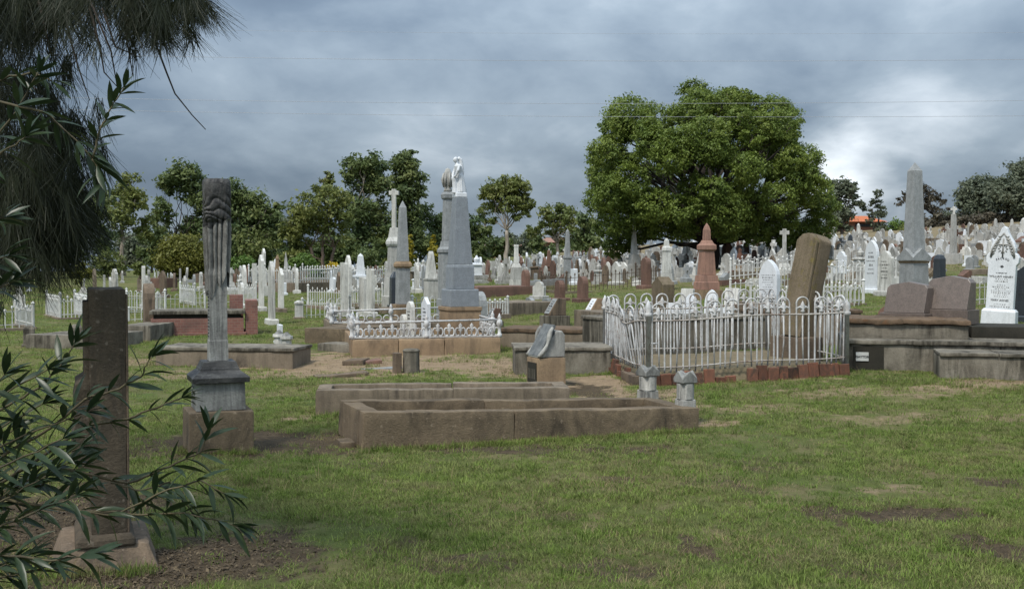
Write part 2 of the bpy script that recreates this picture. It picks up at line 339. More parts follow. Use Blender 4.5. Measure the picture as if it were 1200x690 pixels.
M['leaf_yel'] = leaf_mat('golden_conifer', (0.240, 0.210, 0.020), (0.310, 0.260, 0.025), (0.360, 0.300, 0.040), 1.5)
M['leaf_flower'] = leaf_mat('yellow_blossom', (0.450, 0.320, 0.020), (0.500, 0.380, 0.030), (0.120, 0.160, 0.030), 3)
M['needle'] = leaf_mat('dark_needles', (0.012, 0.017, 0.008), (0.020, 0.026, 0.011), (0.034, 0.038, 0.016), 2.0, 0.10)
M['oleander'] = leaf_mat('leathery_leaf', (0.018, 0.034, 0.015), (0.030, 0.050, 0.020), (0.050, 0.068, 0.028), 3.0, 0.15, 0.36, True)
# ------------------------------------------------------------------ ground
def np_mesh(name, verts, faces, mat, k, tone=None, smooth=False):
    """numpy verts (n,3), faces (m,k)"""
    me = bpy.data.meshes.new(name); me.vertices.add(len(verts)); me.vertices.foreach_set('co', np.asarray(verts, np.float32).ravel())
    m = len(faces); me.loops.add(m * k); me.loops.foreach_set('vertex_index', np.asarray(faces, np.int32).ravel())
    me.polygons.add(m); me.polygons.foreach_set('loop_start', np.arange(0, m * k, k, dtype=np.int32))
    me.update(calc_edges=True)
    if tone is not None:
        a = me.attributes.new('tone', 'FLOAT', 'POINT'); a.data.foreach_set('value', np.asarray(tone, np.float32))
    if mat: me.materials.append(mat)
    if smooth: me.shade_smooth()
    return me
def vnoise(x, y, sc_, seed=0):
    """cheap smooth value noise on arrays"""
    g = np.random.default_rng(seed).random((64, 64)); X = np.asarray(x) * sc_; Y = np.asarray(y) * sc_
    ix = np.floor(X).astype(int); iy = np.floor(Y).astype(int); fx = X - ix; fy = Y - iy
    fx = fx * fx * (3 - 2 * fx); fy = fy * fy * (3 - 2 * fy)
    a = g[ix % 64, iy % 64]; b = g[(ix + 1) % 64, iy % 64]; c = g[ix % 64, (iy + 1) % 64]; d = g[(ix + 1) % 64, (iy + 1) % 64]
    return (a * (1 - fx) + b * fx) * (1 - fy) + (c * (1 - fx) + d * fx) * fy
def fbm(x, y, s, seed=0, o=4):
    t = 0; a = 0.5; n = 0
    for i in range(o):
        t = t + a * vnoise(x, y, s * 2 ** i, seed + i); n += a; a *= 0.55
    return t / n
# bare ground seen in the photograph: (px, py, half width px, half height px, strength)
SOIL = [(150, 665, 175, 42, 1.0), (60, 610, 120, 40, 0.9), (300, 650, 90, 30, 0.55), (300, 520, 105, 15, 1.0), (395, 520, 40, 12, 0.8), (200, 530, 60, 12, 0.7),
        (1075, 605, 85, 14, 1.0), (960, 600, 35, 10, 0.8), (815, 637, 20, 8, 0.75), (600, 526, 190, 5, 0.5), (1170, 565, 45, 9, 0.65), (1170, 645, 40, 12, 0.6),
        (880, 545, 60, 8, 0.35), (560, 655, 80, 10, 0.4), (470, 640, 60, 9, 0.35), (720, 560, 50, 8, 0.35), (725, 665, 60, 9, 0.4), (1010, 670, 60, 8, 0.35), (420, 545, 40, 8, 0.35), (690, 460, 30, 12, 0.7), (850, 570, 40, 6, 0.4), (640, 600, 40, 6, 0.3)]
SAND = [(475, 427, 130, 15, 1.0), (390, 428, 60, 14, 0.9), (600, 432, 70, 10, 0.6), (700, 455, 55, 14, 0.8), (830, 497, 30, 5, 0.55), (1060, 490, 100, 7, 0.30), (1000, 460, 160, 8, 0.34), (1130, 452, 110, 6, 0.5),
        (250, 440, 100, 8, 0.4), (330, 460, 80, 6, 0.25), (1040, 575, 60, 10, 0.3), (150, 425, 60, 6, 0.5), (760, 470, 60, 12, 0.6), (860, 430, 90, 16, 0.8),
        (900, 480, 80, 6, 0.35), (345, 492, 25, 6, 0.6), (1180, 490, 50, 8, 0.3), (560, 370, 60, 6, 0.3)]
def patch(x, y, lst, seed):
    x = np.asarray(x, float); y = np.asarray(y, float); out = np.zeros_like(x)
    jx = (fbm(x, y, 1.9, seed) - 0.5) + 0.7 * (fbm(x, y, 8.0, seed + 3) - 0.5); jy = (fbm(x, y, 1.9, seed + 9) - 0.5) + 0.7 * (fbm(x, y, 8.0, seed + 5) - 0.5)
    for px, py, hw, hh, st in lst:
        c = G(px, py); a = hw * c.y / FPX; d0 = G(px, py + hh); d1 = G(px, max(py - hh, HOR + 30)); b = max(0.25, (d1.y - d0.y) / 2)
        cy_ = (d1.y + d0.y) / 2
        q = ((x - c.x) / a + jx * 1.6) ** 2 + ((y - cy_) / b + jy * 1.6) ** 2
        out = np.maximum(out, st * np.clip(1.45 - q * 1.1, 0, 1))
    return out
def soil_at(x, y): return patch(x, y, SOIL, 21)
def sand_at(x, y): return patch(x, y, SAND, 33)
rows = np.concatenate([np.linspace(-9, 4.5, 12), np.linspace(4.6, 20, 330), 20 + np.geomspace(0.06, 780, 190)])
cols = np.concatenate([np.linspace(-1.9, -0.6, 16)[:-1], np.linspace(-0.6, 0.6, 300), np.linspace(0.6, 1.9, 16)[1:]])
YY, UU = np.meshgrid(rows, cols, indexing='ij'); XX = UU * (YY + 10) * (1.0 - 0.25 * np.exp(-((YY - 8) / 9) ** 2))
near = np.clip((34 - YY) / 16, 0, 1)
so_, sa_ = soil_at(XX, YY) * near, sand_at(XX, YY) * np.clip((40 - YY) / 10, 0, 1)
ZZ = Hn(XX, YY) + (fbm(XX, YY, 0.55, 3) - 0.5) * 0.09 * np.clip((YY - 4) / 3, 0, 1) * near + (fbm(XX, YY, 5.0, 4, 3) - 0.5) * 0.035 * near - so_ * 0.018 * near
def ground_bump(x, y): 
    n_ = np.clip((34 - y) / 16, 0, 1)
    return Hn(x, y) + (fbm(x, y, 0.55, 3) - 0.5) * 0.09 * np.clip((y - 4) / 3, 0, 1) * n_ + (fbm(x, y, 5.0, 4, 3) - 0.5) * 0.035 * n_
nr, ncol = YY.shape; idx = np.arange(nr * ncol).reshape(nr, ncol)
fc = np.stack([idx[:-1, :-1], idx[:-1, 1:], idx[1:, 1:], idx[1:, :-1]], -1).reshape(-1, 4)
gm = np_mesh('ground', np.stack([XX, YY, ZZ], -1).reshape(-1, 3), fc, None, 4, smooth=True)
for nm, arr in (('soil', so_), ('sand', sa_)):
    a = gm.attributes.new(nm, 'FLOAT', 'POINT'); a.data.foreach_set('value', arr.ravel().astype(np.float32))
def ground_mat():
    m, t, b = base_mat('lawn_earth'); tcn = N(t, 'ShaderNodeTexCoord'); v = tcn.outputs['Object']
    g = mixc(t, rmp(t, noise(t, v, 0.35, 6, 0.6), [(0.36, 0), (0.64, 1)]), (0.075, 0.105, 0.026), (0.125, 0.125, 0.042))
    g = mixc(t, rmp(t, noise(t, v, 1.7, 8, 0.65), [(0.50, 0), (0.66, 0.75)]), g, (0.19, 0.15, 0.085))
    g = mixc(t, rmp(t, noise(t, v, 11, 6, 0.7), [(0.45, 0), (0.75, 0.55)]), g, (0.075, 0.062, 0.03))
    sp = N(t, 'ShaderNodeSeparateXYZ'); t.links.new(v, sp.inputs[0])
    def mrange(o, a, b):
        q = N(t, 'ShaderNodeMapRange', interpolation_type='SMOOTHSTEP'); q.inputs['From Min'].default_value = a; q.inputs['From Max'].default_value = b; t.links.new(o, q.inputs[0]); return q.outputs[0]
    hm = N(t, 'ShaderNodeMath', operation='MULTIPLY'); t.links.new(mrange(sp.outputs[1], 30, 46), hm.inputs[0]); t.links.new(mrange(sp.outputs[0], 0, 9), hm.inputs[1])
    hn = N(t, 'ShaderNodeMath', operation='MULTIPLY'); t.links.new(hm.outputs[0], hn.inputs[0]); t.links.new(rmp(t, noise(t, v, 0.5, 6, 0.65), [(0.30, 0.45), (0.55, 0.95)]), hn.inputs[1])
    g = mixc(t, hn.outputs[0], g, (0.20, 0.155, 0.095))      # the unmown hillside is dry
    s1 = N(t, 'ShaderNodeAttribute', attribute_name='sand'); s2 = N(t, 'ShaderNodeAttribute', attribute_name='soil')
    n9 = noise(t, v, 9, 8, 0.7)
    sandc = mixc(t, rmp(t, noise(t, v, 6, 8, 0.7), [(0.35, 0), (0.65, 1)]), (0.29, 0.215, 0.135), (0.20, 0.145, 0.095))
    soilc = mixc(t, rmp(t, noise(t, v, 14, 8, 0.75), [(0.3, 0), (0.7, 1)]), (0.042, 0.032, 0.021), (0.105, 0.078, 0.048))
    def edge(a):
        ad = N(t, 'ShaderNodeMath', operation='ADD'); t.links.new(a, ad.inputs[0]); t.links.new(n9, ad.inputs[1])
        return rmp(t, ad.outputs[0], [(0.62, 0), (0.95, 1)])
    g = mixc(t, edge(s1.outputs['Fac']), g, sandc)
    g = mixc(t, edge(s2.outputs['Fac']), g, soilc)
    t.links.new(g, b.inputs['Base Color']); b.inputs['Roughness'].default_value = 0.97; b.inputs['Specular IOR Level'].default_value = 0.15
    bp = N(t, 'ShaderNodeBump', i_Strength=0.9, i_Distance=0.03); t.links.new(noise(t, v, 22, 8, 0.75), bp.inputs['Height']); t.links.new(bp.outputs[0], b.inputs['Normal'])
    return m
gm.materials.append(ground_mat())
tag(obj('ground', gm), 'mown cemetery lawn with worn bare patches rising to the right', None, None, 'structure')
# ------------------------------------------------------------------ grass
def grass_mat(name, c1, c2, c3):
    m, t, b = base_mat(name); geo = N(t, 'ShaderNodeNewGeometry'); oi = N(t, 'ShaderNodeObjectInfo')
    col = mixc(t, rmp(t, noise(t, geo.outputs['Position'], 0.8, 5, 0.6), [(0.36, 0), (0.64, 1)]), c1, c2)
    col = mixc(t, rmp(t, noise(t, geo.outputs['Position'], 3.1, 4, 0.6), [(0.48, 0), (0.68, 0.75)]), col, c3)
    col = mixc(t, 1.0, col, rmp(t, oi.outputs['Random'], [(0, 0.48), (1, 1.45)]), 'MULTIPLY')
    t.links.new(col, b.inputs['Base Color']); b.inputs['Roughness'].default_value = 0.7; b.inputs['Specular IOR Level'].default_value = 0.2
    tr = N(t, 'ShaderNodeBsdfTranslucent'); t.links.new(col, tr.inputs[0])
    ms = N(t, 'ShaderNodeMixShader', i_Fac=0.35); t.links.new(b.outputs[0], ms.inputs[1]); t.links.new(tr.outputs[0], ms.inputs[2])
    t.links.new(ms.outputs[0], [n for n in t.nodes if n.type == 'OUTPUT_MATERIAL'][0].inputs[0])
    return m
M['grass'] = grass_mat('grass_blade', (0.125, 0.188, 0.036), (0.176, 0.228, 0.054), (0.250, 0.250, 0.100))
M['straw'] = grass_mat('dry_grass_blade', (0.27, 0.215, 0.12), (0.22, 0.175, 0.085), (0.16, 0.125, 0.07))
tuft_col = bpy.data.collections.new('tufts')
def tuft(name, mat, nb, h0, h1, rad, wd, flop):
    vs = []; fs = []
    for i in range(nb):
        a = rng.random() * 6.283; r = rad * math.sqrt(rng.random()); bx, by = r * math.cos(a), r * math.sin(a)
        h = h0 + (h1 - h0) * rng.random() ** 1.4; d = rng.random() * 6.283; f = flop * (0.3 + rng.random()); wv = wd * (0.7 + 0.6 * rng.random())
        ox, oy = math.cos(d), math.sin(d); k = len(vs)
        for tt, ww in ((0, 1), (0.55, 0.8), (1, 0.08)):
            cx, cy = bx + ox * h * f * tt ** 1.8, by + oy * h * f * tt ** 1.8; cz = h * (tt - 0.25 * f * tt * tt) - 0.004
            vs += [(cx - oy * wv * ww, cy + ox * wv * ww, cz), (cx + oy * wv * ww, cy - ox * wv * ww, cz)]
        fs += [(k, k + 1, k + 3, k + 2), (k + 2, k + 3, k + 5, k + 4)]
    o = bpy.data.objects.new(name, np_mesh(name, vs, fs, mat, 4)); tuft_col.objects.link(o)
for i in range(5): tuft('tuft_%d' % i, M['grass'], 26, 0.012, 0.042, 0.070, 0.0018, 0.95)
tuft('tuft_5', M['grass'], 14, 0.04, 0.085, 0.035, 0.0016, 0.6)
tuft('tuft_6', M['straw'], 14, 0.012, 0.042, 0.075, 0.0012, 1.6)
tuft('tuft_7', M['straw'], 5, 0.06, 0.12, 0.02, 0.0012, 0.8)
def scatter():
    P = []; 
    for y0, y1, dens, scl in ((4.6, 8, 640, 0.95), (8, 11, 480, 1.0), (11, 15, 300, 1.1), (15, 22, 130, 1.35), (22, 34, 42, 1.7), (34, 60, 13, 2.2)):
        hw0, hw1 = 0.50 * y1, 0.5 * y1; n = int((y1 - y0) * 2 * hw1 * dens)
        x = rng.uniform(-hw1, hw1, n); y = rng.uniform(y0, y1, n); keep = np.abs(x) < 0.5 * y; x, y = x[keep], y[keep]
        so2, sa2 = soil_at(x, y), sand_at(x, y); q = rng.random(len(x))
        thin = fbm(x, y, 0.9, 55); dens_ok = np.clip((thin - 0.24) * 4.5, 0.30, 1)
        keep = (q < dens_ok * (1 - 0.94 * np.clip(so2 * 1.1, 0, 1) ** 1.4) * (1 - 0.80 * np.clip(sa2 * 1.2, 0, 1)))
        x, y, so2, sa2 = x[keep], y[keep], so2[keep], sa2[keep]
        dry = 0.18 + 0.42 * np.clip((y - 26) / 16, 0, 1) * np.clip(x / 6, 0, 1) + 0.34 * np.clip((fbm(x, y, 1.3, 77) - 0.5) * 5, 0, 1) + 0.5 * sa2 + 0.35 * so2
        r = rng.random(len(x)); ix = rng.integers(0, 5, len(x)); ix[rng.random(len(x)) < 0.07 * np.clip(fbm(x, y, 2.2, 99) * 3 - 0.7, 0, 2)] = 5
        ix[r < dry] = 6; ix[rng.random(len(x)) < 0.006] = 7
        sc2 = scl * rng.uniform(0.65, 1.25, len(x)) * (0.75 + 0.6 * fbm(x, y, 1.6, 88))
        P.append(np.stack([x, y, ground_bump(x, y) - 0.018 * so2, sc2, ix], -1))
    for (a, b, c, d, n) in ((425, 531, 819, 507, 420), (212, 533, 300, 533, 90), (1006, 447, 1200, 459, 160), (757, 476, 1004, 452, 160), (368, 490, 425, 491, 60), (60, 672, 185, 668, 90), (590, 442, 716, 440, 60), (410, 424, 588, 424, 50)):
        A_, B_ = G(a, b), G(c, d); t = rng.random(n); x = A_.x + (B_.x - A_.x) * t + rng.normal(0, .03, n); y = A_.y + (B_.y - A_.y) * t + rng.normal(0, .03, n)
        P.append(np.stack([x, y, ground_bump(x, y), rng.uniform(0.6, 1.3, n), rng.choice([5, 5, 0, 1, 6, 7], n)], -1))
    return np.concatenate(P)
gp = scatter()
me = bpy.data.meshes.new('grass'); me.vertices.add(len(gp)); me.vertices.foreach_set('co', gp[:, :3].astype(np.float32).ravel())
a = me.attributes.new('scl', 'FLOAT', 'POINT'); a.data.foreach_set('value', gp[:, 3].astype(np.float32))
a = me.attributes.new('pick', 'INT', 'POINT'); a.data.foreach_set('value', gp[:, 4].astype(np.int32))
a = me.attributes.new('turn', 'FLOAT', 'POINT'); a.data.foreach_set('value', rng.uniform(0, 6.283, len(gp)).astype(np.float32))
go = obj('grass', me); tag(go, 'short patchy green lawn grass with dry straw', None, None, 'stuff')
ng = bpy.data.node_groups.new('grass_scatter', 'GeometryNodeTree')
ng.interface.new_socket('Geometry', in_out='INPUT', socket_type='NodeSocketGeometry'); ng.interface.new_socket('Geometry', in_out='OUTPUT', socket_type='NodeSocketGeometry')
gi = ng.nodes.new('NodeGroupInput'); gout = ng.nodes.new('NodeGroupOutput'); iop = ng.nodes.new('GeometryNodeInstanceOnPoints')
ci = ng.nodes.new('GeometryNodeCollectionInfo'); ci.inputs['Collection'].default_value = tuft_col; ci.inputs['Separate Children'].default_value = True; ci.inputs['Reset Children'].default_value = True
def nattr(n, ty):
    q = ng.nodes.new('GeometryNodeInputNamedAttribute'); q.data_type = ty; q.inputs['Name'].default_value = n
    return q.outputs['Attribute']
cx_ = ng.nodes.new('ShaderNodeCombineXYZ'); ng.links.new(nattr('turn', 'FLOAT'), cx_.inputs[2])
ng.links.new(gi.outputs[0], iop.inputs['Points']); ng.links.new(ci.outputs[0], iop.inputs['Instance']); iop.inputs['Pick Instance'].default_value = True
ng.links.new(nattr('pick', 'INT'), iop.inputs['Instance Index']); ng.links.new(nattr('scl', 'FLOAT'), iop.inputs['Scale'])
ng.links.new(cx_.outputs[0], iop.inputs['Rotation']); ng.links.new(iop.outputs[0], gout.inputs[0])
go.modifiers.new('scatter', 'NODES').node_group = ng
# clods, bark chips and fallen leaves on the bare soil
def litter():
    n = 16000; px = rng.uniform(-20, 1200, n); py = rng.uniform(505, 700, n); h = rng.random(n) < 0.55
    px[h] = rng.uniform(-20, 400, h.sum()); py[h] = rng.uniform(560, 700, h.sum())
    y = FPX * EYE / (py - HOR); x = (px - 600) / FPX * y; ok = rng.random(n) < soil_at(x, y); x, y = x[ok], y[ok]; n = len(x)
    z = ground_bump(x, y) - 0.014; a = rng.uniform(0, 6.283, n); l = rng.uniform(0.004, 0.026, n) * rng.uniform(0.4, 1, n); wv = rng.uniform(0.002, 0.008, n); t_ = rng.uniform(-0.5, 0.5, n)
    u1 = np.stack([np.cos(a) * l, np.sin(a) * l, t_ * l], -1); u2 = np.stack([-np.sin(a) * wv, np.cos(a) * wv, rng.random(n) * wv], -1); c = np.stack([x, y, z + 0.004 + np.abs(t_ * l)], -1)
    up = np.stack([0 * wv, 0 * wv, wv], -1); V = np.stack([c - u1, c - u2, c + u1, c + u2, c + up], 1).reshape(-1, 3); k = np.arange(n)[:, None] * 5
    F = np.concatenate([k + np.array(q) for q in ((0, 1, 4), (1, 2, 4), (2, 3, 4), (3, 0, 4))]); tone = np.repeat(rng.random(n), 5)
    m = leaf_mat('leaf_litter', (0.035, 0.026, 0.018), (0.07, 0.052, 0.033), (0.15, 0.115, 0.07), 30, 0.0, 0.9)
    tag(obj('leaf_litter', np_mesh('leaf_litter', V, F, m, 3, tone)), 'brown leaf litter and clods on the bare soil', None, None, 'stuff')
litter()
# ------------------------------------------------------------------ trees
def leaf_cloud(name, mat, blobs, n_per, size, parent, flat=0.0, seed=0, fill=0.35, aspect=0.45, droop=0.0, tight=0.24):
    """blobs: (x,y,z,rx,ry,rz) in local space; small bent leaf faces through the outer part of each lobe, in sub-clumps"""
    rg = np.random.default_rng(seed); V = []; T = []
    for (cx, cy, cz, rx, ry, rz) in blobs:
        nn = max(30, int(n_per * (rx * rz) ** 0.9))
        nc = max(5, int(nn / 26))
        d = rg.normal(size=(nc, 3)); d /= np.linalg.norm(d, axis=1)[:, None]
        rr = (fill + (1 - fill) * rg.random(nc) ** 0.6)[:, None] * rg.uniform(0.85, 1.18, nc)[:, None]
        cc = d * rr * np.array([rx, ry, rz]) + np.array([cx, cy, cz])
        pick = rg.integers(0, nc, nn); ct = rg.random(nc)
        spread = tight * (rx * ry * rz) ** (1 / 3)
        p = cc[pick] + rg.normal(size=(nn, 3)) * spread * np.array([1, 1, 0.65])
        nrm = d[pick] * 0.7 + rg.normal(size=(nn, 3)) * 0.75 + np.array([0, 0, 0.45]); nrm /= np.linalg.norm(nrm, axis=1)[:, None]
        t1 = np.cross(nrm, rg.normal(size=(nn, 3))); t1[:, 2] -= droop; t1 /= np.linalg.norm(t1, axis=1)[:, None] + 1e-9; t2 = np.cross(nrm, t1)
        s = (size * rg.uniform(0.6, 1.35, nn))[:, None]
        V.append(np.stack([p - t1 * s, p - t2 * s * aspect + nrm * s * 0.15, p + t1 * s, p + t2 * s * aspect + nrm * s * 0.15], 1))
        T.append(np.repeat(np.clip(rg.random() * 0.35 + ct[pick] * 0.45 + rg.random(nn) * 0.2, 0, 1), 4))
    V = np.concatenate(V).reshape(-1, 3); T = np.concatenate(T)
    F = np.arange(len(V)).reshape(-1, 4)
    return obj(name, np_mesh(name, V, F, mat, 4, T), parent)
def branch(a, b, r0, r1, n=6, wob=0.08, sag=0.0, rg=random):
    a, b = Vector(a), Vector(b); l = (b - a).length; pts = []; rs = []
    for i in range(n + 1):
        t = i / n; p = a.lerp(b, t); k = math.sin(math.pi * t)
        p += Vector((rg.uniform(-1, 1), rg.uniform(-1, 1), rg.uniform(-0.5, 0.5))) * l * wob * k * 0.6; p.z += sag * l * k
        pts.append(p); rs.append(r0 + (r1 - r0) * t ** 0.8)
    return pts, rs
def tree(name, label, px, Y, top_px, blobs, leaf, bark, size=0.2, n_per=900, trunk_r=0.18, fork=0.45, cat='tree', group=None, seed=1, depthk=0.9, aspect=0.45, droop=0.0, limbs=True, stems=1, fill=0.35, bxy=None, rk=1.22, tight=0.24):
    """blobs in photo pixels (px, py, r); distance Y from where the trunk stands"""
    rgx = random.Random(seed); base = GX(px, Y); s = Y / FPX; root = empty(name, base, 0, label, cat, group)
    bl = []
    xs = [b[0] for b in blobs]; mid = (min(xs) + max(xs)) / 2; half = max(12, (max(xs) - min(xs)) / 2)
    for b in blobs:
        off = rgx.uniform(-1, 1) * half * s * 0.65 * math.sqrt(max(0.1, 1 - ((b[0] - mid) / (half + 8)) ** 2)) if len(b) < 4 else b[3] * s
        p = W(b[0], b[1], Y + off) - base; r = b[2] * s * rk
        bl.append((p.x, p.y, p.z, r * 1.05, r * depthk * 1.05, r * 0.92))
    mb = MB(); zf = max(0.4, (min(b[2] for b in bl)) * fork)
    for k in range(stems):
        bx0 = (k - (stems - 1) / 2) * trunk_r * 2.4
        # trunk to a fork point under the crown
        tp = W(top_px[0], top_px[1], Y) - base if top_px else Vector((0, 0, zf))
        tp.x += bx0 * 2.2
        pts, rs = branch((bx0, 0, -0.25), tp, trunk_r, trunk_r * 0.62, 7, 0.05, 0, rgx); rs[0] *= 1.45; mb.tube(pts, rs, 8)
        if limbs:
            for i, b in enumerate(bl):
                if stems > 1 and i % stems != k: continue
                c = Vector(b[:3]); st = pts[-1] if c.z > tp.z else pts[max(3, min(6, int(7 * max(0.3, c.z / max(tp.z, 0.1)))))]
                p2, r2 = branch(st, c, trunk_r * 0.30, trunk_r * 0.06, 6, 0.16, 0.06, rgx); mb.tube(p2, r2, 5)
                for q in range(3):
                    e = c + Vector((rgx.uniform(-1, 1) * b[3], rgx.uniform(-1, 1) * b[4], rgx.uniform(-0.2, 1) * b[5])) * 0.8
                    p3, r3 = branch(p2[4], e, trunk_r * 0.12, trunk_r * 0.03, 4, 0.15, 0, rgx); mb.tube(p3, r3, 4)
    mb.build('trunk', bark, root, smooth=True)
    leaf_cloud('crown', leaf, bl, n_per, size, root, seed=seed, aspect=aspect, droop=droop, fill=fill, tight=tight)
    return root
GT = 'trees along the back of the cemetery'
FARL = 105
tree('gum_tree', 'slender pale-trunked gum tree left of the olive dome shrub', 144, 96, (143, 262), [(150, 215, 11), (140, 232, 12), (158, 236, 11), (150, 254, 13), (166, 262, 9), (133, 250, 9), (160, 226, 9), (138, 270, 7), (172, 275, 7), (150, 240, 9)], M['leaf_gum'], M['bark_pale'], 0.20, 420, 0.26, seed=2, group=GT)
tree('gum_tree', 'open gum tree with thin dark stems left of the draped column', 213, 108, (212, 278), [(213, 203, 13), (203, 213, 12), (222, 210, 13), (232, 221, 11), (195, 222, 8), (187, 240, 9), (195, 249, 7), (180, 258, 7), (190, 262, 6), (236, 236, 11), (243, 248, 10), (222, 225, 10), (228, 262, 10), (238, 268, 11), (220, 275, 10)], M['leaf_gumd'], M['bark'], 0.21, 460, 0.2, seed=3, group=GT, stems=2)
tree('dome_shrub', 'rounded yellow-olive dome shrub left of the draped column', 215, 74, None, [(195, 301, 13), (208, 291, 13), (224, 291, 13), (236, 302, 11), (215, 302, 16), (200, 312, 11), (230, 313, 11), (215, 286, 10), (215, 314, 12)], M['leaf_olive'], M['bark'], 0.11, 1900, 0.12, seed=4, cat='shrub', fill=0.6)
tree('gum_tree', 'dense dark gum tree rising behind the draped column', 281, 100, (281, 285), [(280, 225, 13), (290, 238, 16), (302, 252, 16), (312, 262, 13), (285, 262, 17), (275, 285, 15), (297, 284, 16), (315, 281, 11), (326, 244, 6), (319, 250, 9), (305, 300, 11), (280, 302, 12), (268, 240, 12), (268, 265, 14), (262, 300, 12), (258, 280, 12)], M['leaf_gumd'], M['bark_pale'], 0.21, 560, 0.28, seed=5, group=GT)
tree('gum_tree', 'olive gum tree with reddish twiggy lower trunk right of draped column', 378, 98, (378, 290), [(383, 208, 7), (390, 220, 9), (378, 226, 11), (396, 236, 12), (365, 240, 13), (350, 247, 11), (345, 263, 13), (360, 262, 13), (379, 254, 14), (395, 258, 12), (404, 252, 8), (340, 280, 12), (355, 287, 11), (345, 300, 9), (398, 280, 7)], M['leaf_gum'], M['bark_red'], 0.20, 430, 0.2, seed=6, group=GT, stems=3)
tree('gum_tree', 'tall dark gum tree left of the white cross monument', 424, 112, (423, 285), [(420, 195, 13), (432, 190, 11), (442, 200, 11), (408, 206, 7), (425, 214, 13), (440, 215, 12), (449, 225, 7), (415, 236, 11), (427, 246, 12), (440, 255, 12), (448, 266, 9), (409, 256, 10), (426, 270, 12), (440, 246, 10), (414, 285, 11), (430, 292, 12), (441, 298, 9)], M['leaf_gumd'], M['bark_pale'], 0.22, 480, 0.3, seed=7, group=GT)
tree('gum_tree', 'narrow upright dark gum tree behind the grey obelisk', 476, 118, (476, 290), [(470, 190, 10), (480, 186, 9), (475, 204, 13), (486, 209, 10), (465, 212, 10), (478, 224, 13), (491, 225, 7), (468, 230, 10), (481, 244, 12), (470, 255, 11), (486, 262, 11), (475, 279, 11), (490, 285, 11), (470, 296, 10)], M['leaf_gumd'], M['bark'], 0.22, 520, 0.28, seed=8, group=GT)
tree('gum_tree', 'low dark tree behind the urn column', 506, 122, (506, 292), [(500, 255, 12), (515, 262, 11), (505, 280, 14), (520, 285, 11), (495, 295, 11), (530, 270, 9), (515, 297, 10)], M['leaf_gumd'], M['bark_pale'], 0.22, 430, 0.2, seed=9, group=GT, stems=2)
tree('dark_tree', 'dark bushy tree just right of the statue obelisk', 556, 104, (556, 300), [(553, 262, 9), (556, 284, 12), (566, 275, 9), (551, 300, 11), (561, 300, 12), (545, 275, 9)], M['leaf_gumd'], M['bark'], 0.20, 560, 0.16, seed=10, group=GT)
tree('thin_gum_tree', 'thin pale pole-like gum with tiny crown right of statue', 569, 108, (568, 258), [(567, 246, 7), (571, 257, 6), (563, 255, 5), (572, 268, 4)], M['leaf_gum'], M['bark_pale'], 0.18, 420, 0.15, seed=12, group=GT)
tree('gum_tree', 'umbrella-crowned gum tree with pale forked trunk', 593, 100, (594, 270), [(597, 217, 11), (581, 221, 11), (573, 230, 8), (590, 230, 13), (608, 227, 12), (616, 236, 8), (600, 241, 10), (612, 246, 7), (582, 243, 7), (605, 256, 5), (578, 258, 4), (603, 218, 8)], M['leaf_gum'], M['bark_pale'], 0.18, 620, 0.24, seed=13, group=GT)
tree('dark_tree', 'small dark tree below the umbrella-crowned gum', 583, 112, None, [(579, 289, 9), (590, 285, 8), (585, 297, 9)], M['leaf_gumd'], M['bark'], 0.2, 560, 0.14, seed=14, group=GT)
tree('gum_tree', 'spreading gum tree behind the small grey obelisk', 655, 104, (653, 285), [(650, 248, 10), (640, 251, 8), (662, 250, 10), (669, 262, 9), (655, 262, 10), (635, 266, 7), (625, 273, 6), (645, 276, 7), (661, 278, 8), (671, 276, 8)], M['leaf_gum'], M['bark_pale'], 0.18, 520, 0.2, seed=15, group=GT)
tree('dark_tree', 'narrow dark tree left of the spreading gum, near small grey obelisk', 631, 108, None, [(628, 280, 7), (632, 291, 8), (622, 270, 5), (640, 297, 7)], M['leaf_gumd'], M['bark'], 0.2, 560, 0.14, seed=16, group=GT)
tree('dark_tree', 'dark tree at the left foot of the big green tree', 686, 90, None, [(685, 256, 9), (690, 268, 11), (682, 280, 10), (696, 284, 11), (685, 297, 11), (700, 300, 10)], M['leaf_gumd'], M['bark'], 0.18, 620, 0.2, seed=17, group=GT)
tree('dark_tree', 'bulky dark tree behind the hanging needles at far left', 55, 88, (55, 290), [(20, 262, 24), (60, 254, 24), (95, 248, 20), (117, 240, 13), (112, 275, 17), (80, 285, 21), (40, 290, 21), (125, 292, 13), (5, 296, 20), (-15, 270, 24)], M['leaf_gumd'], M['bark'], 0.2, 480, 0.3, seed=18, group=GT)
tree('dark_tree', 'low dark tree between pale gum and olive dome shrub', 178, 112, None, [(170, 275, 9), (181, 285, 11), (165, 296, 8), (190, 271, 8), (186, 304, 10)], M['leaf_gumd'], M['bark'], 0.2, 480, 0.16, seed=19, group=GT)
rgb = random.Random(77)
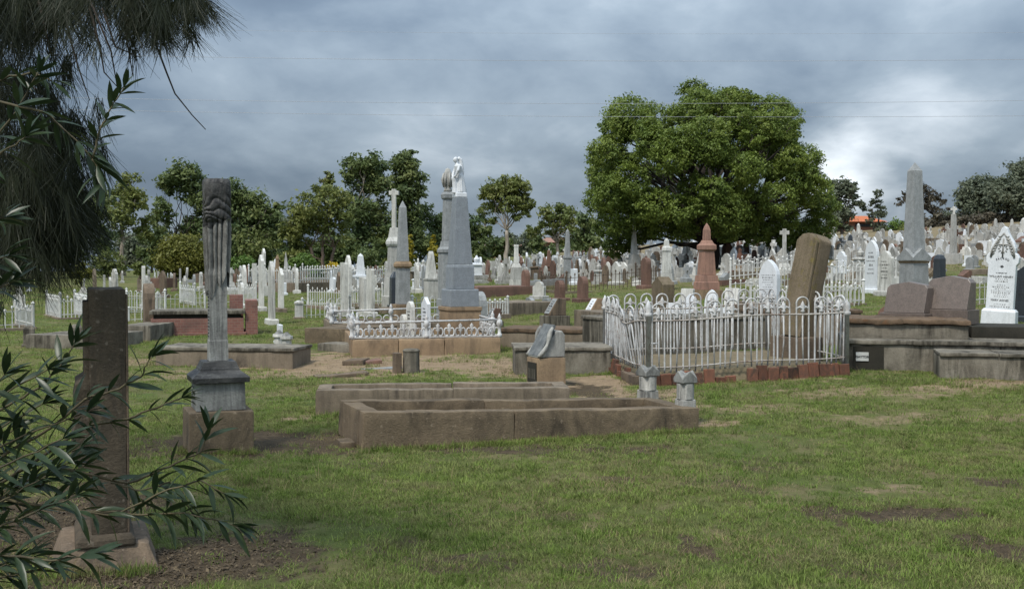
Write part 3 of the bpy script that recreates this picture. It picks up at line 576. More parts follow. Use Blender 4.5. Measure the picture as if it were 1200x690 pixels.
for i, (px, top, wd, mt, lb) in enumerate([(235, 262, 26, 'leaf_grey', 'hazy tree behind the olive dome shrub'), (330, 262, 22, 'leaf_grey', 'hazy grey-green tree between dark gum and twiggy olive gum'), (310, 285, 24, 'leaf_gumd', 'low tree right of the draped column top'), (408, 278, 20, 'leaf_gumd', 'low hazy tree between olive gum and tall dark gum'), (455, 270, 18, 'leaf_gum', 'low olive tree left of the white cross monument'), (535, 272, 18, 'leaf_gumd', 'low dark tree hidden behind the statue pillar'), (612, 282, 18, 'leaf_grey', 'low hazy tree right of umbrella-crowned gum'), (672, 284, 18, 'leaf_gumd', 'low dark tree left of the big tree skirt'), (160, 282, 20, 'leaf_grey', 'hazy tree right of the slender pale gum'), (205, 282, 20, 'leaf_gumd', 'dark tree directly behind olive dome shrub'), (375, 292, 22, 'leaf_gumd', 'low dark foliage behind the twiggy olive gum'), (708, 292, 14, 'leaf_grey', 'low grey shrub tree under left skirt of big tree'), (545, 292, 20, 'leaf_grey', 'hazy low tree right behind the statue pillar')]):
    bl_ = [(px + rgb.uniform(-wd, wd), rgb.uniform(top, 312), rgb.uniform(8, 12)) for _ in range(9)] + [(px, top + 4, 9)]
    tree('far_tree', lb, px, 132 + rgb.uniform(-6, 10), None, bl_, M[mt], M['bark'], 0.24, 420, 0.16, seed=300 + i, group=GT)
# the big dense tree
def big_tree():
    Y = 50; poly = [(700, 270), (690, 235), (690, 205), (703, 175), (722, 145), (760, 128), (800, 122), (818, 108), (838, 118), (858, 106), (890, 112), (915, 122), (933, 130), (936, 155), (928, 170), (942, 190), (955, 210), (972, 228), (980, 245), (974, 268), (950, 284), (922, 268), (885, 258), (850, 266), (810, 262), (765, 252), (738, 268), (715, 288)]
    def inside(x, y):
        c = False; n = len(poly)
        for i in range(n):
            (x1, y1), (x2, y2) = poly[i], poly[i - 1]
            if (y1 > y) != (y2 > y) and x < (x2 - x1) * (y - y1) / (y2 - y1) + x1: c = not c
        return c
    rg = random.Random(44); bl = []; tries = 0
    for (x, y) in poly:     # lobes along the outline
        cx, cy = 835, 205; d = math.hypot(x - cx, y - cy); k = max(0, 1 - 15 / d)
        bl.append((cx + (x - cx) * k, cy + (y - cy) * k, rg.uniform(13, 19), rg.uniform(-25, 25)))
    bl += [(752, 272, 14, -30), (775, 264, 15, -60), (735, 285, 12, 0), (800, 268, 15, -70), (850, 270, 14, -75), (885, 272, 15, -50), (910, 278, 14, -20), (930, 284, 13, 10), (955, 276, 14, 0), (718, 292, 11, 10)]
    while len(bl) < 94 and tries < 9000:
        tries += 1; x = rg.uniform(690, 975); y = rg.uniform(110, 270)
        if not inside(x, y): continue
        e = math.hypot((x - 830) / 145, (y - 200) / 95)
        if e > 0.95: continue
        dz = -math.sqrt(max(0.02, 1 - e * e)) * 115 * rg.choice((1, 1, 1, 0.75, -0.8)); r = rg.uniform(13, 27)
        if any(math.hypot(x - b[0], y - b[1]) + abs(dz - b[3]) * 0.5 < 22 for b in bl): continue
        bl.append((x, y, r * (0.85 if dz < -60 else 1.0), dz))
    return tree('large_green_tree', 'large dense bright green tree with rounded spreading crown', 836, Y, (836, 285), bl, M['leaf_big'], M['bark'], 0.062, 5200, 0.42, seed=44, stems=1, depthk=1.0, aspect=0.5, fill=0.80, rk=1.0, tight=0.15)
big_tree()
tree('gum_tree', 'grey-green tree just right of the large green tree', 986, 110, None, [(986, 219, 10), (994, 228, 9), (980, 240, 10), (990, 250, 9), (998, 216, 6), (1003, 236, 5), (985, 262, 9), (975, 225, 9), (978, 258, 10)], M['leaf_grey'], M['bark'], 0.2, 560, 0.2, seed=20, group=GT)
tree('gum_tree', 'slender see-through tree beside the orange-roofed house', 1026, 112, (1026, 255), [(1028, 227, 5), (1025, 237, 5), (1032, 240, 5), (1028, 252, 6), (1031, 264, 6), (1015, 246, 4), (1020, 258, 4), (1010, 240, 4), (1034, 250, 4)], M['leaf_grey'], M['bark'], 0.18, 460, 0.13, seed=21, group=GT, stems=2)
tree('gum_tree', 'brownish half-bare tree behind the tall right obelisk', 1095, 116, (1094, 252), [(1056, 237, 5), (1089, 228, 8), (1098, 236, 7), (1086, 240, 7), (1096, 248, 6), (1080, 224, 7), (1078, 240, 7), (1108, 236, 3), (1112, 245, 3), (1070, 232, 7), (1062, 230, 6)], M['leaf_brown'], M['bark'], 0.18, 400, 0.17, seed=22, group=GT)
for i, (px, py, r, Y, m, lb) in enumerate([(1052, 267, 9, 112, 'leaf_bush', 'green bush left of the tall right obelisk shaft'), (1113, 255, 9, 122, 'leaf_grey', 'grey-green bush between half-bare tree and dark right-hand tree'), (1062, 268, 7, 110, 'leaf_gum', 'olive bush hugging the tall right obelisk'), (283, 310, 10, 78, 'leaf_bush', 'bright green bush just right of draped column foot of trees'), (355, 308, 10, 84, 'leaf_bush', 'bright green bush right of the brown far obelisk'), (371, 318, 6, 62, 'leaf_bush', 'small light green bush behind white far fence'), (402, 317, 7, 70, 'leaf_bush', 'small green bush beside the yellow flowering bush'), (390, 313, 7, 76, 'leaf_flower', 'yellow flowering bush among the far graves'),
        (127, 308, 12, 80, 'leaf_gum', 'green shrub below the slender pale-trunked gum'), (95, 318, 9, 62, 'leaf_olive', 'yellowish shrub behind the dark leaning slab at left'), (865, 275, 10, 70, 'leaf_grey', 'blue-green low shrub under right side of the large tree'), (905, 278, 9, 84, 'leaf_gum', 'dark shrub beneath right edge of large green tree'), (430, 300, 10, 90, 'leaf_gumd', 'dark green shrub left of the white cross monument'), (164, 312, 7, 76, 'leaf_gum', 'small shrub between white pole and olive dome')]):
    tree('bush', lb, px, Y, None, [(px, py, r), (px - r * 0.8, py + r * 0.3, r * 0.75), (px + r * 0.8, py + r * 0.35, r * 0.75), (px, py + r * 0.6, r * 0.8)], M[m], M['bark'], 0.12, 900, 0.06, seed=60 + i, cat='bush', fill=0.5)
for px, y0, Y, lb in ((480, 272, 66, 'golden pencil conifer behind the grey obelisk'), (508, 272, 62, 'golden pencil conifer left of the urn column')):
    tree('pencil_conifer', lb, px, Y, None, [(px, y0 + 5 + k * 5, 2.0 + 2.6 * min(1, k / 4)) for k in range(8)], M['leaf_yel'], M['bark'], 0.08, 2600, 0.05, seed=px, cat='conifer', limbs=False, fill=0.4)
tree('evergreen_tree', 'dark broad evergreen tree, left one of the pair above the right hillside', 1147, 120, (1147, 258), [(1135, 222, 11), (1150, 218, 12), (1145, 234, 14), (1162, 230, 12), (1156, 245, 10), (1139, 245, 9), (1130, 238, 8), (1165, 218, 9)], M['leaf_grey'], M['bark'], 0.2, 640, 0.28, seed=23, group=GT, stems=2)
tree('evergreen_tree', 'dark broad evergreen tree at the right edge above the hillside', 1185, 112, (1184, 252), [(1180, 215, 11), (1196, 204, 13), (1190, 224, 16), (1176, 238, 12), (1197, 245, 12), (1208, 218, 18), (1213, 240, 15), (1172, 226, 9), (1220, 200, 16)], M['leaf_grey'], M['bark'], 0.2, 640, 0.3, seed=24, group=GT)
# dry scrub band under the right-hand trees
scrub = []
for i in range(40):
    px = 1075 + i * 3.6 + random.uniform(-3, 3); p = GX(px, 116 + random.uniform(-5, 8)); r_ = random.uniform(0.4, 0.85); scrub.append((p.x, p.y, p.z + r_ * 0.6, r_ * 1.3, r_ * 1.3, r_))
tag(leaf_cloud('dry_scrub', M['leaf_brown'], scrub, 420, 0.2, None, seed=9), 'dry brown scrub under the evergreen trees on the right crest', None, None, 'stuff')
# ------------------------------------------------------------------ power lines
def wires():
    Y = 46; poles = []
    for sx in (-34, 36):
        b = Vector((sx, Y, H(sx, Y))); r = empty('power_pole', b, 0, 'timber power pole %s the view carrying the wires' % ('left of' if sx < 0 else 'right of'), 'power pole', 'power poles')
        MB().tube([(0, 0, -0.5), (0, 0, 12.6 - b.z)], [0.16, 0.11], 10).build('pole', M['bark'], r); MB().box((0, 0, 11.4 - b.z), (0.1, 2.2, 0.12)).build('crossarm', M['bark'], r)
    m, t, b = base_mat('wire'); b.inputs['Base Color'].default_value = (0.33, 0.34, 0.36, 1); b.inputs['Roughness'].default_value = 0.6
    for k, (pl, pm, pr, lb) in enumerate([((170, 66), (650, 71.5), (1200, 70), 'topmost grey power wire across the sky'), ((200, 117), (650, 121.5), (1200, 118), 'middle grey power wire across the sky'), ((150, 130), (650, 136.5), (1200, 136), 'lowest grey power wire across the sky'), ((560, 39), (820, 40), (1200, 38.5), 'faint highest wire above the large tree')]):
        A, Bm, D = [W(*q, Y - 0.8 + 0.55 * k) for q in (pl, pm, pr)]
        # parabola through the three, carried to the poles
        M3 = np.array([[q.x ** 2, q.x, 1] for q in (A, Bm, D)]); co = np.linalg.solve(M3, np.array([A.z, Bm.z, D.z]))
        pts = [(x, A.y, float(np.polyval(co, x))) for x in np.linspace(-34, 36, 60)]
        tag(MB().tube(pts, 0.0068 if k < 3 else 0.004, 5).build('power_wire', m), lb, 'power wire', 'power wires over the cemetery')
wires()
# ------------------------------------------------------------------ monuments
def place(px, py=None, Y=None):
    g = G(px, py) if Y is None else GX(px, Y)
    return g, g.y / FPX, (px - 600) / FPX
def mono(name, label, cat, px, parts, py=None, Y=None, rz=TH, lean=(0, 0), group=None, sink=0.05, bevel=0.008):
    """square-plan monument; parts = (name, mat, [(height px above base, silhouette width px), ...])"""
    g, s, u = place(px, py, Y); a, b = pe(u, rz); k = s / (a + b) / 2
    root = empty(name, g, rz, label, cat, group, lean)
    for nm, mat, secs in parts:
        MB().stack([(h * s - (sink if h == 0 else 0), w_ * k, w_ * k) for h, w_ in secs]).build(nm, M[mat], root, bevel)
    return root, s, k
def rounded(w, h, n=8, spring=None):        # (y,z) outline, semicircular top
    r = w / 2; return [(-r, 0)] + [(-r * math.cos(math.pi * i / n), h - r + r * math.sin(math.pi * i / n)) for i in range(n + 1)] + [(r, 0)]
def lowarch(w, h, n=8):
    r = w / 2; return [(-r, 0)] + [(-r * math.cos(math.pi * i / n), h - r * 0.45 + r * 0.45 * math.sin(math.pi * i / n)) for i in range(n + 1)] + [(r, 0)]
def gothic(w, h, n=6):
    r = w / 2; z0 = h - w * 0.85; p = [(-r, 0)]
    for i in range(n + 1):
        a = R(60) * i / n; p.append((r - w * math.cos(a), z0 + w * 0.98 * math.sin(a)))
    for i in range(n - 1, -1, -1):
        a = R(60) * i / n; p.append((-(r - w * math.cos(a)), z0 + w * 0.98 * math.sin(a)))
    return p + [(r, 0)]
def shouldered(w, h, n=8):
    r = w / 2; q = r * 0.68; z0 = h - q
    return [(-r, 0), (-r, z0 - 0.02 * h), (-r * 0.9, z0 + 0.03 * h), (-q, z0)] + [(-q * math.cos(math.pi * i / n), z0 + q * math.sin(math.pi * i / n)) for i in range(1, n)] + [(q, z0), (r * 0.9, z0 + 0.03 * h), (r, z0 - 0.02 * h), (r, 0)]
def flat_top(w, h): r = w / 2; return [(-r, 0), (-r, h * 0.96), (-r * 0.92, h), (r * 0.92, h), (r, h * 0.96), (r, 0)]
def peaked(w, h): r = w / 2; return [(-r, 0), (-r, h - r * 0.7), (0, h), (r, h - r * 0.7), (r, 0)]
def cross_o(w, h, t=None):
    t = t or w * 0.3; a = h - w * 0.62; r = w / 2; k = t / 2
    return [(-k, 0), (-k, a), (-r, a), (-r, a + t), (-k, a + t), (-k, h), (k, h), (k, a + t), (r, a + t), (r, a), (k, a), (k, 0)]
SHAPES = dict(rounded=rounded, low=lowarch, gothic=gothic, shouldered=shouldered, flat=flat_top, peaked=peaked, cross=cross_o)
def lettering(root, w, z0, z1, rows, x, seed=0, mat='lead', name='inscription', thick=None):
    """rows of small cut letters, as irregular word-length strokes"""
    rg = random.Random(seed); mb = MB(); dz = (z1 - z0) / rows
    for i in range(rows):
        z = z1 - (i + 0.5) * dz; ln = w * rg.uniform(0.35, 0.95); y = -ln / 2; bold = i in (1, rows - 3)
        hh = dz * (0.62 if bold else 0.36)
        while y < ln / 2:
            q = rg.uniform(0.012, 0.05) * (w / 0.5)
            n_l = max(1, int(q / 0.011))
            for j in range(n_l):
                yy = y + j * 0.011
                mb.box((x - 0.001, yy, z - hh / 2), (0.003, 0.0062, hh * rg.uniform(0.8, 1)))
            y += q + 0.012
    return tag(mb.build(name, M[mat], root), kind='stuff')
def headstone(label, px, py, hpx, wpx, shape='rounded', mat='marble', t=0.10, Y=None, rz=TH, lean=(0, 0), group=None, plinth=None, pm=None, text=0, name='headstone', cat='headstone', wm=None, arris=0.006):
    g, s, u = place(px, py, Y); a, b = pe(u, rz); h = hpx * s
    w_ = wm or min(1.1, max(0.28, (wpx * s - t * a) / max(b, 0.05)))
    root = empty(name, g, rz, label, cat, group, lean); z = 0
    if plinth is None: plinth = 0.12
    if plinth:
        MB().stack([(-0.08, t * 1.4, w_ / 2 * 1.2), (plinth * 0.8, t * 1.4, w_ / 2 * 1.2), (plinth, t * 1.2, w_ / 2 * 1.12)]).build('plinth', M[pm or mat], root, 0.008)
    prof = [(y, zz + plinth - (0.0 if plinth else (0.08 if zz == 0 else 0))) for y, zz in SHAPES[shape](w_, h - plinth)]
    MB().prism(prof, -t / 2, t / 2).build('slab', M[mat], root, arris)
    if text: lettering(root, w_ * 0.8, plinth + 0.25 * h, h * 0.8, text, -t / 2 - 0.001, seed=int(px))
    return root
def letters(name, body, size, root, loc, rot, offset=0.0):
    cu = bpy.data.curves.new(name, 'FONT'); cu.body = body; cu.size = size; cu.align_x = 'CENTER'; cu.extrude = 0.0015; cu.offset = offset
    tmp = bpy.data.objects.new(name, cu); C.objects.link(tmp); me = bpy.data.meshes.new_from_object(tmp); bpy.data.objects.remove(tmp); me.materials.clear(); me.materials.append(M['lead'])
    o = obj(name, me, root); o.location = loc; o.rotation_euler = rot; return tag(o, kind='stuff')
# ---- tall sandstone slab in the left foreground, seen on its edge
def near_slab():
    g, s, u = place(127, 645); g = Vector((g.x, 6.05, H(g.x, 6.05)))
    root = empty('tall_headstone', g, TH, 'tall dark sandstone headstone seen edge-on in the left foreground', 'headstone')
    # plinth with sloping top
    me = rough_block('plinth', M['sand_d'], root, (0, 0, -0.06), (0.56, 0.66, 0.17), amp=0.012, step=0.06, bev=0.02, seed=4, top=0.80)
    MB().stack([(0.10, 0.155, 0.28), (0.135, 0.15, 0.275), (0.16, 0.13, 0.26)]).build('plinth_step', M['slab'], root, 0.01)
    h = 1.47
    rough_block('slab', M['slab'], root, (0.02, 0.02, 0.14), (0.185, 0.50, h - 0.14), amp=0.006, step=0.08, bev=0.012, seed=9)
    # the carved face at its left: a moulding that has broken away lower down
    mb = MB(); rg = random.Random(5); secs = []
    zs = np.linspace(0.50, 1.40, 34)
    for z in zs:
        if z < 0.98: x0 = 0.062 + 0.022 * mnoise.noise(Vector((z * 14, 3, 0))) + 0.03 * (0.98 - z) / 0.48
        else: x0 = 0.022 + 0.004 * mnoise.noise(Vector((z * 14, 3, 0)))
        yb = 0.235 + 0.01 * mnoise.noise(Vector((z * 9, 8, 0)))
        if z < 0.53: x0 *= 0.6
        secs.append((z, x0 / 2 + 0.004, yb, -0.073 - x0 / 2, 0.02))
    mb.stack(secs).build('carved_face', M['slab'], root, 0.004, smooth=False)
    # paler strip on the right arris, its lit edge put in as colour
    MB().box((0.118, 0.0, 0.14), (0.012, 0.46, 1.30)).build('lit_edge_strip', M['sand_d'], root, 0.004)
near_slab()
# ---- column monument with carved drapery
def draped_column():
    g, s, u = place(256, 527); a, b = pe(u); k = 1 / (a + b)
    root = empty('draped_column', g, TH, 'broken marble column draped in carved blackened cloth on stepped base', 'monument')
    rough_block('base_block', M['kerb'], root, (0, 0, -0.06), (0.54, 0.54, 0.42), amp=0.008, step=0.07, bev=0.02, seed=12)
    MB().stack([(0.362, 0.205, 0.205), (0.60, 0.20, 0.20)]).build('die', M['marble_grey'], root, 0.008)
    MB().stack([(0.602, 0.235, 0.235), (0.645, 0.238, 0.238), (0.665, 0.215, 0.215), (0.70, 0.165, 0.165), (0.72, 0.16, 0.16), (0.722, 0.155, 0.155), (0.775, 0.135, 0.135)]).build('moulding', M['drape_dark'], root, 0.012)
    MB().stack([(0.776, 0.080, 0.080), (0.95, 0.078, 0.078), (0.952, 0.074, 0.074), (1.52, 0.072, 0.072), (1.60, 0.045, 0.045), (2.2, 0.045, 0.045)]).build('shaft', M['column'], root, 0.006)
    lettering(root, 0.30, 0.40, 0.57, 4, -0.203, 3); 
    mbx = MB()
    rgq = random.Random(9)
    for i in range(16):
        z = 0.98 + i * 0.028; mbx.box((-0.0755, 0.0, z), (0.003, rgq.uniform(0.04, 0.10), 0.010))
    tag(mbx.build('inscription', M['lead'], root), kind='stuff')
    # drapery: rounded-square shell with hanging folds, ragged hem and bound bands above
    n, m = 128, 120; vs = []; z1 = 2.33; fs = []
    for i in range(m):
        tz = i / (m - 1)
        for j in range(n):
            th = 2 * math.pi * j / n; c, sn = math.cos(th), math.sin(th)
            sq = (abs(c) ** 4.5 + abs(sn) ** 4.5) ** (-1 / 4.5)
            hem = 1.43 + 0.055 * math.sin(th * 3 + 0.6) + 0.045 * math.sin(th * 7 + 1) - 0.10 * max(0, math.cos(th - 4.3)) ** 3 + 0.13 * max(0, math.cos(th - 5.4)) ** 8
            z = hem + (z1 - hem) * tz
            r = 0.076 + 0.016 * smooth((z - 1.45) / 0.5)
            low = 1 - smooth((z - 1.93) / 0.10)                  # hanging folds below the band
            ph = th * 15 + 0.9 * math.sin(th * 2 + 1) + 0.35 * math.sin(z * 6 + th)
            ridge = abs(math.sin(ph / 2)) ** 0.42
            dp = smooth((z - 1.50) / 0.10)
            r += low * ((0.036 + 0.030 * dp) * ridge * (0.78 + 0.22 * math.sin(th * 2.3 + 1)) - 0.010 - 0.030 * dp)
            up = smooth((z - 1.95) / 0.05)
            if up > 0:                                            # bound, twisted cloth
                zz = z + 0.045 * math.sin(th + 0.8) + 0.018 * math.sin(th * 2 + 2.4) + 0.010 * math.sin(th * 5 + z * 30)
                wv = (zz - 1.96) / (0.060 + 0.025 * math.sin(th * 1.5 + zz * 9))
                k1 = abs(math.sin(math.pi * wv)) ** 0.45
                fade = 1 - smooth((z - 2.14) / 0.08)
                r += up * (0.006 + (0.020 * k1 - 0.004) * fade)
                # slanting folds gathered over the top
                dg = abs(math.sin(11 * (z - 2.2) + 1.6 * th + 1.3 * math.sin(2 * th))) ** 0.6
                r += up * (1 - fade) * (0.018 * dg)
                r *= 1 - 0.10 * smooth((z - 2.28) / 0.06) ** 2
            r += 0.004 * mnoise.noise(Vector((c * 9, sn * 9, z * 14)))
            vs.append((r * c * sq, r * sn * sq, z))
    for i in range(m - 1):
        for j in range(n): fs.append((n * i + j, n * i + (j + 1) % n, n * i + n + (j + 1) % n, n * i + n + j))
    ctr = len(vs); vs.append((0, 0, z1 + 0.012)); cut = int(0.575 * m) * n
    top = [(n * (m - 1) + j, n * (m - 1) + (j + 1) % n, ctr) for j in range(n)]
    for nm, fl, mt in (('drapery', fs[:cut], 'drape'), ('bound_cloth', fs[cut:] + top, 'drape_dark')):
        me = bpy.data.meshes.new(nm); me.from_pydata(vs, [], fl); bm = bmesh.new(); bm.from_mesh(me); bmesh.ops.delete(bm, geom=[v for v in bm.verts if not v.link_faces], context='VERTS'); bm.to_mesh(me); bm.free()
        me.materials.append(M[mt]); me.shade_smooth(); me.set_sharp_from_angle(angle=R(55)); obj(nm, me, root)
    return root
draped_column()
# ---- kerbed graves in the foreground
def kerb_grave(name, label, FL, FR, depth, h, mat, wk=0.16, blocks=True, fill_z=0.05, fillmat=None, cat='grave kerb', h2=None, seed=0, cap=None, nblk=3):
    """kerb rectangle from the front-left and front-right ground points, running back"""
    FL, FR = Vector(FL), Vector(FR); d = FR - FL; ln = math.hypot(d.x, d.y); rz = math.atan2(d.y, d.x)
    root = empty(name, (FL.x, FL.y, min(FL.z, FR.z)), rz, label, cat)
    h2 = h2 or h; amp = 0.011
    cuts = [0] + sorted(ln * (0.08 + 0.84 * (i + random.uniform(-0.2, 0.2)) / nblk) for i in range(1, nblk)) + [ln]
    for yb, hh in ((wk / 2, h), (depth - wk / 2, h2)):
        for i in range(nblk):
            a, b = cuts[i] + 0.003, cuts[i + 1] - 0.003
            rough_block('kerb_block', M[mat], root, ((a + b) / 2, yb, -0.10 + random.uniform(-0.008, 0.006)), (b - a, wk, hh + 0.10), rz=random.uniform(-0.006, 0.006), amp=amp, step=0.075, bev=0.014, seed=seed + i + yb * 10)
    for xb in (wk / 2, ln - wk / 2):
        rough_block('kerb_block', M[mat], root, (xb, depth / 2, -0.10), (wk, depth - 2 * wk - 0.006, h + 0.10), amp=amp, step=0.075, bev=0.014, seed=seed + 20 + xb)
    if fill_z is not None:
        rough_block('fill', fillmat or M['sandfill'], root, (ln / 2, depth / 2, -0.12), (ln - 2 * wk - 0.02, depth - 2 * wk - 0.02, fill_z + 0.12), amp=0.02, step=0.14, bev=0, seed=seed + 5)
    return root
M['sandfill'] = stone('sandy_fill', (0.20, 0.155, 0.10), (0.15, 0.12, 0.075), (0.085, 0.085, 0.04), 0.6, 0.98, vary=0.1, bump=0.9, streak=(6, 6, 6))
k1 = kerb_grave('grave_kerb', 'nearest low brown sandstone kerbed grave, long and weathered', G(425, 527), G(819, 503), 1.02, 0.315, 'kerb', 0.17, seed=2, fill_z=0.10, nblk=2)
k1.rotation_euler = (0, R(1.9), k1.rotation_euler[2])
k2 = kerb_grave('grave_kerb', 'long low kerbed grave just behind the nearest one', G(370, 487), G(668, 484), 0.62, 0.275, 'conc_b', 0.15, seed=30, fill_z=0.22, nblk=2)
# loose stone against the near kerb's left corner
tag(rough_block('fallen_stone', M['kerb'], None, tuple(G(405, 522) + Vector((0, 0, -0.02))), (0.30, 0.12, 0.07), rz=R(110), amp=0.012, step=0.05, bev=0.015, seed=77), 'flat broken stone lying at left corner of nearest kerb', 'stone')
# ---- two pots standing on the near kerb
def kerb_pot(label, px, py, Y, hpx, wpx, rz, seed):
    s = Y / FPX; p = W(px, py, Y); h = hpx * s; w_ = wpx * s / 2.75
    root = empty('vase_pedestal', p, rz, label, 'grave vase', 'vases by the nearest kerb')
    MB().stack([(0, w_ * 0.98, w_ * 0.98), (h * 0.33, w_ * 0.93, w_ * 0.93)]).build('foot', M['marble_dirty'], root, 0.01)
    MB().loft([(0, 0, h * 0.331, w_ * 1.10, w_ * 1.10), (0, 0, h * 0.36, w_ * 1.07, w_ * 1.07), (0, 0, h * 0.70, w_ * 1.07, w_ * 1.07)], 8, rot=R(22.5)).build('body', M['marble_dirty'], root, 0.008)
    # cap with a gable on each face
    b = w_ * 1.06; z0, z1, z2 = h * 0.705, h * 0.82, h; vs = [(-b, -b, z0), (b, -b, z0), (b, b, z0), (-b, b, z0), (-b, -b, z1), (b, -b, z1), (b, b, z1), (-b, b, z1), (0, -b, z2), (b, 0, z2), (0, b, z2), (-b, 0, z2), (0, 0, z2 * 0.93)]
    fs = [(3, 2, 1, 0), (0, 1, 5, 8, 4), (1, 2, 6, 9, 5), (2, 3, 7, 10, 6), (3, 0, 4, 11, 7), (4, 8, 12), (8, 5, 12), (5, 9, 12), (9, 6, 12), (6, 10, 12), (10, 7, 12), (7, 11, 12), (11, 4, 12)]
    MB().add(vs, fs).build('gabled_cap', M['marble_grey'], root, 0.010)
    return root
kerb_pot('stone grave vase with gabled cap standing on right end of nearest kerb', 803, 484, 10.9, 51, 27, TH, 1)
g_ = G(757, 471); kerb_pot('stone grave vase with gabled dark cap in front of white fence corner', 759, 471, g_.y, 44, 27, TH + R(6), 2)
# ---- slanted double stone on pedestal behind the second kerb
def book_stone():
    g, s, u = place(640, 452); root = empty('slanted_headstone', g, TH, 'small slanted slate tablet on a square concrete pedestal beside second kerb', 'headstone')
    rough_block('pedestal', M['sand'], root, (0, 0, -0.1), (0.34, 0.34, 0.42), amp=0.005, step=0.08, bev=0.012, seed=8)
    MB().box((-0.176, 0.0, 0.05), (0.012, 0.25, 0.22)).build('name_panel', M['dark'], root, 0.002)
    mbx = MB(); rg = random.Random(2)
    for i in range(5): mbx.box((-0.183, -0.09 + i * 0.045, 0.09), (0.004, 0.012, 0.11))
    tag(mbx.build('panel_letters', M['concrete'], root), kind='stuff')
    root.scale = (1.15, 1.15, 1.18)
    # desk body
    prof = [(-0.17, 0.325), (0.17, 0.325), (0.17, 0.57), (0.135, 0.62), (0.06, 0.62), (0.02, 0.56), (-0.16, 0.36)]
    mb = MB(); vs = [(x, -0.15, z) for x, z in prof] + [(x, 0.15, z) for x, z in prof]; n = len(prof)
    mb.add(vs, [tuple(range(n)), tuple(range(2 * n - 1, n - 1, -1))] + [(i, i + n, (i + 1) % n + n, (i + 1) % n) for i in range(n)])
    mb.build('desk_body', M['marble_dirty'], root, 0.015)
    # tablet
    tb = MB(); tb.box((0, 0, 0), (0.035, 0.30, 0.40)); o = tb.build('tablet', M['slate'], root, 0.008); o.location = (-0.155, 0.0, 0.335); o.rotation_euler = (0, R(30), 0)
    # scroll sides
    for yy in (-0.165, 0.165):
        pts = [(-0.165 + 0.055 * math.sin(q * 5) * 0.5 + q * 0.20, yy, 0.34 + q * 0.32) for q in np.linspace(0, 1, 9)]
        MB().tube(pts, [0.02, 0.026, 0.024, 0.018, 0.02, 0.028, 0.03, 0.024, 0.014], 8).build('scroll', M['marble_dirty'], root, smooth=True)
book_stone()
# ---- concrete grave block behind it
def block_between(name, label, px0, py0, px1, py1, h, depth, mat, cat='grave kerb', group=None, capmat=None, cap=0.05, Y0=None, Y1=None, parts='wall', seed=0, over=0.02):
    A = G(px0, py0) if Y0 is None else GX(px0, Y0); B = G(px1, py1) if Y1 is None else GX(px1, Y1)
    d = B - A; ln = math.hypot(d.x, d.y); rz = math.atan2(d.y, d.x); root = empty(name, (A.x, A.y, min(A.z, B.z)), rz, label, cat, group)
    rough_block(parts, M[mat], root, (ln / 2, depth / 2, -0.12), (ln, depth, h + 0.12 - (cap if capmat else 0)), amp=0.008, step=0.12, bev=0.014, seed=seed)
    if capmat: rough_block('coping', M[capmat], root, (ln / 2, depth / 2, h - cap + 0.001), (ln + 2 * over, depth + 2 * over, cap), amp=0.008, step=0.10, bev=0.012, seed=seed + 3)
    return root
block_between('grave_kerb', 'tall stained concrete grave surround behind the slanted tablet', 604, 440, 716, 438, 0.40, 1.0, 'concrete', capmat='concrete', seed=3)
block_between('grave_kerb', 'brown grave wall with crumbling mossy top left of white hoop fence', 586, 408, 706, 408, 0.36, 1.1, 'conc_b', capmat='rust', cap=0.07, seed=5)
# desk stones
def desk(label, px, py, wpx, hpx, mat='sand', tab='marble_clean', Y=None, rz=TH, tilt=28, base='concrete'):
    g, s, u = place(px, py, Y); w_ = wpx * s / 1.3; h = hpx * s; root = empty('desk_headstone', g, rz, label, 'headstone')
    MB().box((0, 0, -0.08), (w_ * 1.5, w_ * 1.1, h * 0.38 + 0.08)).build('base', M[base], root, 0.012)
    z0 = h * 0.38 + 0.001
    prof = [(-w_ * 0.5, z0), (w_ * 0.55, z0), (w_ * 0.55, h * 0.97), (w_ * 0.05, h), (-w_ * 0.5, z0 + h * 0.1)]; n = len(prof); hw = w_ * 0.42
    MB().add([(x, -hw, z) for x, z in prof] + [(x, hw, z) for x, z in prof], [tuple(range(n)), tuple(range(2 * n - 1, n - 1, -1))] + [(i, i + n, (i + 1) % n + n, (i + 1) % n) for i in range(n)]).build('desk_body', M[mat], root, 0.012)
    o = MB().box((0, 0, 0), (0.03, hw * 1.6, h * 0.62)).build('tablet', M[tab], root, 0.006); o.location = (-w_ * 0.5, 0, z0 + h * 0.06); o.rotation_euler = (0, math.atan2(w_ * 0.55, h * 0.52), 0)
    t = lettering(root, hw * 1.3, 0.06 * h, h * 0.55, 5, -0.017, int(px)); t.location = o.location; t.rotation_euler = o.rotation_euler
    return root
desk('sandstone desk gravestone with grey tablet, left of a pair on the lawn', 650, 382, 26, 33, 'sand_d', 'granite_g')
desk('sandstone desk gravestone with white lettered tablet, right of a pair on the lawn', 696, 382, 26, 33, 'sand', 'marble_clean')
